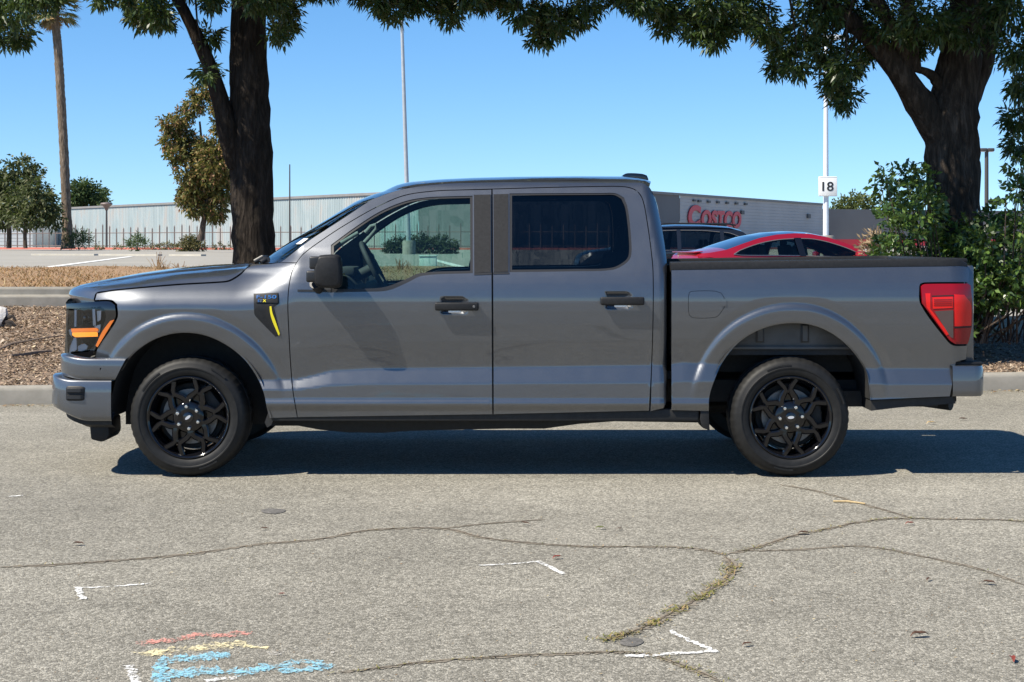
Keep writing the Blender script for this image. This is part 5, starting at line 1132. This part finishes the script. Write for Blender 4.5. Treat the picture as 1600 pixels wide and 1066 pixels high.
loc = Vector((pr_.x, 30.0-CD, zc))+Vector((math.cos(rz)*Lh, math.sin(rz)*Lh, 0))+Vector((-math.sin(rz)*.92, math.cos(rz)*.92, 0))
ex = dict(pillar=M['car_red'], trim=M['rim_grey'], seats=(.05, -.85), top=[('boot_lid', -2.34, -1.75, M['car_red']), ('rear_window', -1.75, -.75, M['roof_glass']), ('roof', -.75, .35, M['roof_glass']), ('windscreen', .35, 1.36, M['car_glass']), ('bonnet', 1.36, 2.36, M['car_red'])])
red, hw = make_car('red_saloon', 'red saloon with dark glass roof parked beyond the truck bed', loc, rz, M['car_red'], M['car_glass'], prof, belt, .925, 4.70, (-1.45, 1.43), .335, wins, ex, M['rim_grey'])
for sgn in (-1, 1):
    def tlp(x, z): return (x, sgn*(hw(x, z)+.012), z)
    V = [tlp(-2.32, .90), tlp(-2.32, .965), tlp(-2.1, .955), tlp(-1.92, .93), tlp(-1.95, .90), tlp(-2.12, .88)]; MB().add(V, [tuple(range(6))]).build('tail_lamp', M['lens_red'], red)
    V = [tlp(-2.335, .91), tlp(-2.335, .955), tlp(-2.15, .948), tlp(-2.18, .905)]; V = [(x, y+sgn*.004, z) for x, y, z in V]; MB().add(V, [tuple(range(4))]).build('lamp_clear_part', M['lens_clear'], red)
MB().add([(-2.36, -.62, 1.045), (-2.36, .62, 1.045), (-2.20, .70, 1.055), (-2.20, -.70, 1.055), (-2.36, -.62, 1.06), (-2.36, .62, 1.06), (-2.20, .70, 1.075), (-2.20, -.70, 1.075)], [(0, 1, 2, 3), (4, 5, 6, 7), (0, 1, 5, 4), (1, 2, 6, 5), (2, 3, 7, 6), (3, 0, 4, 7)]).build('boot_spoiler', M['car_red'], red, bevel=.006)
for sgn in (-1, 1): MB().box((1.02, sgn*1.0, 1.0), (.12, .2, .13)).build('door_mirror', M['car_red'], red, bevel=.04)
for sgn in (-1, 1): MB().add([(x_, sgn*(hw(x_, z_)+.026), z_) for x_, z_ in ((-.235, .975), (-.10, .97), (-.115, 1.34), (-.265, 1.34))], [(0, 1, 2, 3)]).build('pillar_cover', M['gloss_black'], red)
me = fit_mesh(text_mesh('T', 1, .004, .02), .075, .085); me.materials.clear(); me.transform(Matrix.Translation((-2.452, .037, .90)) @ Matrix.Rotation(-math.pi/2, 4, 'Z') @ Matrix.Rotation(math.pi/2, 4, 'X')); link('boot_emblem', me, M['chrome'], red)
# black sport utility vehicle behind it, nose towards the left
prof = [(-2.30, .95), (-2.27, 1.12), (-2.18, 1.30), (-1.85, 1.55), (-1.55, 1.63), (-.9, 1.675), (-.2, 1.68), (.35, 1.655), (.62, 1.58), (1.0, 1.36), (1.35, 1.13), (1.45, 1.09), (2.0, 1.02), (2.25, .92), (2.33, .70)]
belt = [(-2.30, .94), (-2.0, 1.06), (-1.0, 1.05), (.5, 1.01), (1.3, .98), (2.0, .95), (2.33, .69)]
wins = [[(-1.95, 1.13), (-1.85, 1.38), (-1.55, 1.50), (-1.38, 1.525), (-1.36, 1.115)], [(-1.28, 1.53), (-.9, 1.565), (-.28, 1.575), (-.26, 1.08), (-1.26, 1.10)], [(-.18, 1.575), (.3, 1.55), (.58, 1.47), (.95, 1.25), (1.12, 1.09), (1.1, 1.05), (-.16, 1.075)]]
ex = dict(pillar=M['car_black'], trim=M['rim_grey'], seats=(.1, -.9), top=[('tailgate_top', -2.30, -2.1, M['car_black']), ('rear_window', -2.1, -1.7, M['roof_glass']), ('roof', -1.7, .5, M['car_black']), ('windscreen', .5, 1.38, M['car_glass']), ('bonnet', 1.38, 2.33, M['car_black'])])
zs = CH+(380-350)*38.5/F-1.68-.05; back_x = P(1189, 0, 38.5-CD).x
suv, hw2 = make_car('black_suv', 'black sport utility car parked behind the red saloon', (back_x-2.30, 38.5-CD+.9, zs), math.pi+math.radians(3), M['car_black'], M['car_glass_dark'], prof, belt, .94, 4.6, (-1.42, 1.40), .36, wins, ex, M['rim_grey'])
for sgn in (-1, 1):
    MB().tube([(-1.7, sgn*.60, 1.70), (-1.5, sgn*.62, 1.735), (.1, sgn*.62, 1.745), (.35, sgn*.60, 1.71)], .022, 6).build('roof_rail', M['black'], suv, smooth=50)
    MB().box((.98, sgn*1.02, 1.10), (.13, .22, .16)).build('door_mirror', M['rim_grey'], suv, bevel=.05)
# ================================================================== trees, palm, shrubs, grass
def leaf_cloud(centres, radii, n_per, L, W, spray=7, droop=.35, squash=.8, up=0.0):
    """sprays of lance-shaped leaflets spread through clumps -> vertices, quads"""
    centres = np.asarray(centres, float); radii = np.asarray(radii, float); n_per = np.asarray(n_per, int)
    C_ = np.repeat(centres, n_per, 0); R_ = np.repeat(radii, n_per); n = len(C_)
    d = RNG.normal(size=(n, 3)); d /= np.linalg.norm(d, axis=1, keepdims=True); rr = RNG.random(n)**.45
    base = C_+d*(R_*rr)[:, None]*np.array([1, 1, squash])
    ax = d*.8+RNG.normal(size=(n, 3))*.5; ax[:, 2] += -droop+up; ax /= np.linalg.norm(ax, axis=1, keepdims=True)
    ref = RNG.normal(size=(n, 3)); sd = np.cross(ax, ref); sd /= np.linalg.norm(sd, axis=1, keepdims=True)
    Vs = []; k = 0
    for j in range(spray):
        t = (j//2+1)/((spray+1)/2); s_ = 0 if j == spray-1 else (1 if j % 2 else -1)
        o = base+ax*(L*1.6*t)[..., None] if np.ndim(t) else base+ax*(L*1.6*t)
        dr = ax*.75+sd*s_*.85+RNG.normal(size=(n, 3))*.22; dr[:, 2] -= droop*.6; dr /= np.linalg.norm(dr, axis=1, keepdims=True)
        nn = np.cross(dr, RNG.normal(size=(n, 3))); nn /= np.linalg.norm(nn, axis=1, keepdims=True)
        l = (L*RNG.uniform(.7, 1.2, n))[:, None]; w_ = (W*RNG.uniform(.8, 1.2, n))[:, None]; bend = np.array([0, 0, -1])*l*.12
        Vs.append(np.stack([o, o+dr*l*.42+nn*w_*.5, o+dr*l+bend, o+dr*l*.42-nn*w_*.5], 1))
    V = np.concatenate(Vs, 0).reshape(-1, 3); return V, np.arange(len(V)).reshape(-1, 4)
def bark(name, c1, c2, sc_=1):
    m = mat(name, c1, .95, spec=.1); g = N(m); v = g.coord('Object', (6*sc_, 6*sc_, 1.1*sc_)); f = g.noise(v, 3, 8, .7, .4); f2 = g.voro(g.coord('Object', (14*sc_, 14*sc_, 2.2*sc_)), 1.6)
    g.col(g.ramp(f, [(.32, tuple(c*.5 for c in c1)), (.5, c1), (.68, c2)])); g.bump(g.math('ADD', f, g.math('MULTIPLY', f2, .6)), 1.0, .05); return m
M['bark_dark'] = bark('dark_tree_bark', (.030, .024, .019), (.060, .048, .039)); M['bark_mid'] = bark('mid_tree_bark', (.050, .040, .032), (.115, .092, .074)); M['bark_brown'] = bark('brown_tree_bark', (.085, .065, .052), (.17, .135, .11))
M['leaf_ash'] = leafmat('ash_leaves', [(0, (.020, .038, .010)), (.5, (.037, .068, .016)), (.85, (.068, .105, .026)), (1, (.12, .15, .05))], .42, .28, .45)
M['leaf_shrub'] = leafmat('shrub_leaves', [(0, (.028, .058, .014)), (.5, (.055, .108, .022)), (.85, (.10, .17, .034)), (1, (.16, .23, .06))], .35, .25, .6)
def px_branch(mb, pts, Y, n=12, jit=.08, dY=0.0):      # pts: (px, py, width px); a limb at depth Y
    m = len(pts); c = []; r = []
    for i, (a, b, w_) in enumerate(pts):
        y = Y+dY*i/(m-1) if m > 1 else Y; c.append(P(a, b, y)); r.append(w_/2*(CD+y)/F)
    cc = crom([tuple(v) for v in c], False, 4, 70); rr = np.interp(np.linspace(0, m-1, len(cc)), range(m), r); mb.tube([tuple(q) for q in cc], list(rr), n, jit=jit); return cc
def big_tree(name, label, base, limbs, clumps, crown_c, crown_r, Ytree, nfill, leafm, barkm, seed, twigs=True):
    random.seed(seed); root = empty(name, base, label, 'tree', None)
    tips = []
    for i, (pts, dY) in enumerate(limbs):
        mb = MB(); cc = px_branch(mb, pts, Ytree, 18 if i == 0 else 10, .07, dY); mb.build('trunk' if i == 0 else 'limb', barkm, root, smooth=60, world=True); tips.append(cc[-1])
    cen = []; rad = []; npr = []
    tb = MB()
    for (a, b, r) in clumps:
        for rep in range(2):
            y = Ytree+random.uniform(-1.1, 1.1); c = P(a+random.uniform(-.3, .3)*r, b-9+random.uniform(-.35, .15)*r, y); rw = r*(CD+y)/F
            cen.append(c); rad.append(max(.05, rw-.10)); npr.append(int(10+190*rw))
            if twigs and rep == 0:
                st = c+Vector((random.uniform(-.4, .4), random.uniform(-.2, .2), random.uniform(.7, 1.2))); tb.tube([st, (st+c)/2+Vector((random.uniform(-.08, .08), 0, .05)), c+Vector((0, 0, -rw*.4))], [.016, .010, .005], 5)
    V1, Q1 = leaf_cloud(cen, rad, npr, .092, .027)
    if twigs: tb.build('twigs', barkm, root, world=True)['kind'] = 'stuff'
    # the crown above the frame
    cen = []; rad = []
    while len(cen) < nfill:
        p = Vector((random.uniform(-1, 1), random.uniform(-1, 1), random.uniform(-1, 1)))
        if .35 < p.length < 1:
            q = Vector((crown_c[0]+p.x*crown_r[0], crown_c[1]+p.y*crown_r[1], crown_c[2]+p.z*crown_r[2]))
            if q.z > CH+380*(q.y+CD)/F+.8: cen.append(q); rad.append(random.uniform(.4, .75))
    V2, Q2 = leaf_cloud(cen, rad, [46]*len(cen), .15, .05, spray=5)
    V = np.concatenate([V1, V2]); Q = np.concatenate([Q1, Q2+len(V1)])
    link('crown', fast_mesh('crown', V, Q), leafm, root, world=True)['kind'] = 'stuff'
    for k in range(9):                                  # limbs hidden in the crown carry the clumps
        t = tips[k % len(tips)]; e = cen[(k*17) % len(cen)]; mid = (Vector(t)+e)/2+Vector((0, 0, .3)); MB().tube([t, mid, e], [.085, .06, .02], 7).build('limb', barkm, root, smooth=60, world=True)
    return root
YL, YR = 8.6, 7.6
CL = [(18, 28, 42), (-5, 58, 32), (50, 8, 36), (84, -4, 24), (30, 62, 18), (-20, 20, 40), (160, -2, 11), (204, 3, 12), (216, 24, 18), (246, 30, 17), (235, 12, 20), (225, 36, 10), (252, 40, 10), (296, -12, 16), (336, 6, 20), (326, 66, 9), (324, 120, 8), (428, 10, 34), (452, 22, 22), (447, 44, 14), (432, 60, 10), (405, 2, 40), (478, -6, 22), (508, -8, 16),
      (572, 2, 22), (604, 12, 18), (616, 28, 9), (640, 4, 24), (655, 12, 16), (690, 14, 22), (702, 32, 10), (735, 4, 26), (760, 12, 18), (790, 10, 26), (812, 28, 18), (842, 28, 24), (850, 55, 16), (846, 66, 9), (880, 30, 24), (905, 34, 16), (925, 18, 20), (875, 52, 11), (965, 0, 16)]
CLR = [(985, 2, 20), (1003, 18, 18), (1030, 22, 26), (1040, 46, 12), (1062, 34, 24), (1092, 36, 26), (1085, 55, 13), (1120, 50, 22), (1118, 66, 11), (1150, 38, 26), (1180, 24, 36), (1200, 55, 18), (1226, 80, 22), (1218, 108, 12), (1244, 108, 12), (1262, 60, 36), (1292, 92, 28), (1300, 130, 18), (1325, 112, 24), (1306, 152, 11), (1320, 165, 9), (1356, 84, 30), (1400, 56, 52), (1340, 36, 52), (1450, 40, 50), (1508, 40, 50), (1580, 30, 44), (1280, 14, 46), (1110, 8, 34), (1425, 84, 18), (1590, 200, 26), (1602, 140, 24), (1596, 240, 16), (1600, 80, 40), (1480, 60, 30)]
big_tree('shade_tree', 'big dark shade tree behind the bonnet, its trunk forked on the left', P(397, 420, YL), [([(398, 470, 84), (397, 408, 68), (394.5, 330, 64), (392.5, 240, 66), (390, 170, 62), (389, 90, 58), (387, 0, 54), (384, -150, 46), (380, -300, 30)], .2), ([(368, 262, 26), (358, 215, 34), (342, 150, 26), (318, 80, 22), (293, 28, 19), (270, -15, 17), (220, -110, 13)], -.3), ([(392, -60, 34), (440, -180, 26), (520, -300, 16)], .8), ([(388, -90, 30), (560, -190, 20), (760, -260, 12)], -.6)],
         CL, (-1.8, YL+.3, 7.1), (5.2, 3.6, 3.0), YL, 420, M['leaf_ash'], M['bark_dark'], 11)
big_tree('shade_tree', 'big spreading shade tree above the tailgate on the right', P(1490, 480, YR), [([(1493, 520, 96), (1492, 420, 86), (1491, 340, 82), (1489, 270, 82), (1487, 215, 84), (1492, 150, 74), (1502, 80, 64), (1515, 0, 58), (1535, -140, 44), (1550, -280, 28)], .1), ([(1478, 235, 40), (1452, 185, 50), (1420, 135, 42), (1385, 85, 36), (1345, 45, 30), (1290, 5, 26), (1200, -90, 18)], -.4), ([(1478, 160, 16), (1462, 124, 18), (1446, 112, 13), (1428, 108, 10)], -.2), ([(1500, 190, 34), (1530, 110, 36), (1552, 40, 32), (1590, -40, 26), (1660, -160, 16)], .4)],
         CLR, (4.6, YR-.1, 6.5), (4.9, 3.6, 2.9), YR, 420, M['leaf_ash'], M['bark_mid'], 12)
# big leafy shrub at the foot of the right tree
random.seed(21); YS = 6.7
sh = empty('privet_shrub', P(1480, 520, YS), 'large glossy green shrub around the foot of the right tree', 'shrub')
cen = []; rad = []; npr = []
SHC = [(1395, 395, 26), (1412, 360, 26), (1400, 425, 30), (1430, 330, 24), (1425, 295, 16), (1421, 268, 11), (1440, 280, 14), (1384, 275, 7), (1376, 290, 6), (1386, 306, 7), (1395, 322, 10), (1383, 340, 9), (1450, 380, 34), (1455, 340, 20), (1450, 310, 12), (1470, 420, 40), (1500, 385, 34), (1520, 420, 42), (1545, 380, 26), (1560, 430, 40), (1590, 400, 36), (1600, 360, 26), (1580, 350, 14), (1566, 330, 9), (1588, 300, 10), (1596, 275, 10), (1590, 262, 7), (1572, 305, 7), (1556, 345, 12), (1540, 345, 10), (1620, 300, 24), (1450, 450, 40), (1500, 450, 44), (1536, 455, 30), (1585, 450, 26), (1410, 450, 30), (1425, 490, 40), (1480, 495, 44), (1500, 478, 34), (1630, 400, 50), (1552, 462, 20), (1640, 445, 30), (1600, 445, 24), (1575, 450, 24), (1560, 448, 26), (1615, 425, 34), (1380, 400, 12), (1372, 430, 16)]
stem = MB()
for a, b, r in SHC:
    for rep in range(2 if r > 14 else 1):
        y = YS+random.uniform(-.55, .75); c = P(a+random.uniform(-.25, .25)*r, b+random.uniform(-.25, .25)*r, y); rw = r*(CD+y)/F; cen.append(c); rad.append(rw); npr.append(int(6+110*rw+330*rw*rw))
        gz = .40; stem.tube([(c.x*.5+4.9*.5+random.uniform(-.3, .3), YS+random.uniform(-.2, .3), gz), (c.x*.8+4.9*.2, c.y, (gz+c.z)/2), tuple(c)], [.012, .009, .004], 5)
V, Q = leaf_cloud(cen, rad, npr, .075, .038, spray=6, droop=.05, squash=.9, up=.25)
link('foliage', fast_mesh('foliage', V, Q), M['leaf_shrub'], sh, world=True)['kind'] = 'stuff'; stem.build('stems', M['bark_brown'], sh, world=True)['kind'] = 'stuff'
# ------------------------------------------------------------------ far trees
def far_tree(name, label, px, pyb, D, trunk, clumps, stops, L, W, barkm, seed, group=None, cat='tree', dens=1.0, droop=.3):
    random.seed(seed); Y = D-CD; b = P(px, pyb, Y); root = empty(name, b, label, cat, group)
    for pts in trunk: mb = MB(); px_branch(mb, pts, Y, 10, .08); mb.build('trunk', barkm, root, smooth=60, world=True)
    cen = []; rad = []; npr = []
    for a, b_, r in clumps:
        rw = r*D/F
        for _ in range(2): cen.append(P(a+random.uniform(-.3, .3)*r, b_+random.uniform(-.3, .3)*r, Y+random.uniform(-1, 1)*rw*1.2)); rad.append(rw*.95); npr.append(max(6, int(dens*9*(rw/L)**1.7)))
    V, Q = leaf_cloud(cen, rad, npr, L, W, spray=5, droop=droop); m = leafmat(name+'_leaves', stops, .6, .25, .3); link('crown', fast_mesh('crown', V, Q), m, root, world=True)['kind'] = 'stuff'; return root
G1 = [(0, (.04, .055, .018)), (.5, (.07, .085, .03)), (.85, (.11, .12, .05)), (1, (.16, .15, .08))]
AU = [(0, (.06, .07, .018)), (.4, (.12, .12, .03)), (.65, (.20, .155, .04)), (.85, (.26, .16, .065)), (1, (.26, .12, .07))]
far_tree('autumn_tree', 'tree turning yellow and rust, leaning beside the left trunk', 315, 376, 100, [[(313, 376, 11), (317, 355, 9), (320, 335, 8), (325, 300, 7), (318, 250, 5), (312, 190, 3)], [(320, 335, 5), (300, 300, 4), (285, 240, 3)]], [(268, 195, 14), (262, 222, 12), (285, 182, 12), (300, 165, 12), (312, 145, 10), (330, 140, 14), (290, 215, 16), (305, 240, 20), (330, 235, 24), (275, 245, 12), (345, 250, 24), (300, 275, 18), (325, 275, 24), (300, 300, 16), (325, 305, 20), (345, 300, 18), (310, 325, 13), (335, 325, 14), (292, 302, 8), (350, 270, 16), (350, 200, 20), (345, 165, 14), (290, 315, 9), (340, 340, 8), (258, 190, 7)], AU, .25, .13, M['bark_brown'], 31, dens=2.0)
far_tree('lot_tree', 'green tree at the far left edge, taller of the pair', 14, 388, 130, [[(14, 388, 8), (14, 360, 7), (10, 330, 6), (8, 290, 4)]], [(5, 280, 22), (30, 265, 16), (-10, 310, 26), (20, 300, 22), (45, 285, 14), (10, 330, 24), (55, 270, 8), (-5, 345, 14), (40, 258, 10), (-20, 275, 20)], G1, .40, .2, M['bark_brown'], 32, 'trees on the far side of the lot', dens=1.3)
far_tree('lot_tree', 'smaller green tree with rusty tint left of the palm', 40, 388, 126, [[(40, 388, 6), (39, 365, 6), (42, 340, 5), (45, 315, 4)]], [(45, 310, 20), (65, 315, 18), (30, 330, 18), (60, 335, 20), (80, 330, 12), (85, 345, 8), (40, 345, 12), (70, 300, 12), (50, 290, 12)], G1, .40, .2, M['bark_brown'], 33, 'trees on the far side of the lot', dens=1.3)
far_tree('distant_tree', 'rounded conifer top behind the warehouse, beside the palm trunk', 130, 330, 300, [[(130, 345, 5), (130, 300, 4)]], [(118, 308, 14), (130, 298, 14), (145, 305, 14), (155, 314, 9), (105, 316, 9), (130, 315, 18)], [(0, (.025, .05, .018)), (.6, (.045, .075, .025)), (1, (.08, .11, .04))], .8, .45, M['bark_brown'], 34, 'tree tops behind the warehouse', dens=1.6, droop=0)
far_tree('distant_tree', 'yellow green tree top behind the grey wall, left of the shrub', 1338, 335, 320, [[(1338, 345, 5), (1338, 318, 4)]], [(1320, 320, 9), (1335, 315, 10), (1350, 317, 9), (1360, 323, 6), (1305, 325, 6)], [(0, (.05, .07, .018)), (.6, (.09, .11, .03)), (1, (.14, .15, .05))], .8, .45, M['bark_brown'], 35, 'tree tops behind the warehouse', dens=1.6, droop=0)
# palm
pb = P(106, 389, 130-CD); palm = empty('fan_palm', pb, 'tall fan palm with a ringed bare trunk on the left', 'palm tree')
M['palm_bark'] = bark('palm_trunk', (.15, .115, .085), (.30, .24, .19), .5)
mb = MB(); cc = crom([tuple(P(a, b, 130-CD)) for a, b in [(106, 389), (105.5, 375), (104, 330), (101, 260), (98, 200), (94, 130), (90, 70), (87, 40), (86, 14)]], False, 14, 80); rr = []
for i, q in enumerate(cc):
    py = 380-(q[2]-CH)*F/130; wpx = np.interp(py, [14, 60, 200, 330, 370, 389], [12, 13, 13.5, 14, 17, 22]); rr.append(wpx/2*130/F*(1.0+.05*(i % 2)))
mb.tube([tuple(q) for q in cc], rr, 14, jit=.06); mb.build('trunk', M['palm_bark'], palm, smooth=70, world=True)
M['palm_leaf'] = leafmat('palm_fronds', [(0, (.05, .08, .02)), (.6, (.09, .12, .035)), (.85, (.16, .15, .06)), (1, (.28, .19, .09))], .5, .2)
M['palm_dead'] = leafmat('dead_palm_fronds', [(0, (.22, .14, .06)), (.6, (.34, .22, .10)), (1, (.42, .30, .16))], .8, .2)
top = Vector(cc[-1]); random.seed(5)
def fan(dirv, Ls, nm, mm, parent, origin):
    d = dirv.normalized(); s_ = d.cross(Vector((0, 0, 1))).normalized(); u = s_.cross(d); V = []; Q = []
    c = origin+d*Ls*.55; V += [origin+s_*.03, origin-s_*.03, c-s_*.03, c+s_*.03]; Q.append((0, 1, 2, 3))
    for k in range(17):
        a = (k/16-.5)*2.9; e = d*math.cos(a)+s_*math.sin(a); tip = c+e*Ls*.5+Vector((0, 0, -Ls*.16*random.random())); w_ = e.cross(u).normalized()*.07; b = len(V); m_ = c+e*Ls*.25; V += [c, m_+w_, tip, m_-w_]; Q.append((b, b+1, b+2, b+3))
    MB().add(V, Q).build(nm, mm, parent, world=True)
for k in range(34):
    a = k*2.4; e = math.sin(k*.7)*.7+.15; fan(Vector((math.cos(a)*math.cos(e), math.sin(a)*math.cos(e), math.sin(e))), random.uniform(2.0, 2.7), 'frond', M['palm_leaf'], palm, top)
for k in range(14):
    a = k*2.1; fan(Vector((math.cos(a)*.7, math.sin(a)*.7, -.75)), random.uniform(1.5, 2.2), 'dead_frond', M['palm_dead'], palm, top-Vector((0, 0, .2)))
# low shrubs of the lot
def bush(name, label, px, pyb, D, clumps, stops, L, W, seed, spiky=False):
    random.seed(seed); Y = D-CD; b = P(px, pyb, Y); root = empty(name, b, label, 'shrub', 'low shrubs on the lot'); cen = []; rad = []; npr = []
    for a, b_, r in clumps: cen.append(P(a, b_, Y+random.uniform(-.3, .3))); rad.append(r*D/F); npr.append(int(14*(r*D/F/L)**1.5)+14)
    V, Q = leaf_cloud(cen, rad, npr, L, W, spray=5, droop=-.2 if spiky else .0, squash=.85, up=.6 if spiky else .1)
    link('foliage', fast_mesh('foliage', V, Q), leafmat(name+'_leaves', stops, .6, .2, .3), root, world=True)['kind'] = 'stuff'
    mb = MB()
    for k in range(5): c = cen[k % len(cen)]; mb.tube([b+Vector((random.uniform(-.1, .1), 0, -.05)), tuple(c)], [.03, .012], 5)
    mb.build('stems', M['bark_brown'], root, world=True)['kind'] = 'stuff'
OL = [(0, (.07, .065, .025)), (.5, (.12, .11, .04)), (1, (.19, .15, .07))]; GR = [(0, (.03, .055, .015)), (.6, (.06, .10, .03)), (1, (.12, .16, .06))]
bush('clipped_bush', 'round clipped olive bush on the lot left of the trunk', 298, 394, 112, [(290, 382, 10), (298, 378, 10), (306, 382, 11), (298, 386, 12), (312, 386, 8), (285, 387, 8)], OL, .16, .08, 41)
bush('spiky_shrub', 'spiky green shrub on the lot between palm and clipped bush', 215, 393, 116, [(213, 384, 9), (220, 384, 8), (208, 387, 7), (216, 378, 6)], GR, .35, .06, 42, True)
bush('palmetto_shrub', 'fan leaved green shrub at the foot of the palm', 122, 389, 128, [(118, 378, 9), (128, 377, 9), (135, 380, 6), (112, 382, 8), (124, 370, 5)], GR, .38, .07, 43, True)
HG = [(0, (.035, .045, .018)), (.6, (.06, .072, .03)), (1, (.10, .11, .05))]
bush('round_hedge_bush', 'rounded dark bush left of the lamp base, seen through the window', 622, 399, 90, [(612, 388, 10), (622, 383, 11), (632, 384, 12), (622, 391, 10), (608, 392, 7)], HG, .15, .08, 44)
bush('round_hedge_bush', 'rounded dark bush right behind the lamp base, seen through the window', 656, 398, 88, [(648, 382, 13), (658, 379, 14), (668, 383, 12), (655, 390, 12)], HG, .15, .08, 45)
bush('round_hedge_bush', 'rounded dark bush farthest right in the side window', 692, 398, 88, [(680, 383, 12), (692, 381, 13), (704, 385, 10), (690, 390, 12), (708, 390, 8)], HG, .15, .08, 46)
bush('low_ground_shrub', 'low ragged shrubs at the fence foot behind the clipped bush', 245, 392, 140, [(238, 387, 5), (252, 387, 4), (262, 386, 5), (272, 388, 4), (340, 386, 5), (355, 387, 4), (155, 388, 5), (185, 389, 4)], OL, .2, .08, 47)
bush('dry_shrub', 'pale dry grass clump between red saloon and shrub', 1362, 402, 26, [(1360, 390, 8), (1366, 380, 7), (1372, 392, 9), (1356, 398, 7)], [(0, (.20, .14, .08)), (1, (.36, .27, .17))], .12, .03, 48, True)
# dry grass: blades on the verge, and a few tall stalks
random.seed(9); n = 24000
X_ = RNG.uniform(-12.5, 6, n); Dg = 18.5+(RNG.random(n)**1.5)*(np.array([gr_d(x) for x in X_])-18.5); lz = np.array([float(lot_z(x, d)) for x, d in zip(X_, Dg)])+.03
h = RNG.uniform(.015, .05, n)*np.where(RNG.random(n) > .97, 2.2, 1); a = RNG.uniform(0, 6.28, n); wv = .007+.004*RNG.random(n); lean = RNG.normal(0, .9, (n, 2))*h[:, None]
b0 = np.stack([X_, Dg-CD, lz], 1); sd = np.stack([np.cos(a)*wv, np.sin(a)*wv, 0*a], 1); tp = b0+np.stack([lean[:, 0], lean[:, 1], h], 1)
V = np.stack([b0-sd, b0+sd, tp+sd*.3, tp-sd*.3], 1).reshape(-1, 3)
M['straw'] = leafmat('dry_straw', [(0, (.20, .10, .045)), (.4, (.30, .165, .075)), (.75, (.38, .25, .13)), (1, (.48, .38, .23))], .85, .25, .2)
tag(link('dry_grass', fast_mesh('dry_grass', V, np.arange(len(V)).reshape(-1, 4)), M['straw']), 'orange brown dry grass covering the verge above the wall', 'grass', kind='stuff')
V = []; Q = []
for px, py, hh in [(246, 424, 24), (249, 424, 30), (252, 424, 20), (257, 423, 14), (278, 421, 12), (284, 421, 14), (170, 421, 8), (176, 421, 10), (219, 422, 8), (622, 428, 18), (626, 428, 20), (630, 428, 14), (640, 427, 16), (228, 423, 7)]:
    D = 33; p = P(px, py, D-CD); p.z = .87
    for _ in range(7):
        q = p+Vector((random.uniform(-.05, .05), random.uniform(-.05, .05), 0)); t = q+Vector((random.gauss(0, .09), 0, hh*D/F*random.uniform(.5, 1))); w_ = .008; b = len(V); V += [q+Vector((-w_, 0, 0)), q+Vector((w_, 0, 0)), t+Vector((w_*.5, 0, 0)), t+Vector((-w_*.5, 0, 0))]; Q.append((b, b+1, b+2, b+3))
tag(link('weed_stalks', fast_mesh('weed_stalks', [tuple(v) for v in V], Q), M['straw']), 'thin dry weed stalks standing along the verge edge', 'weeds', kind='stuff')
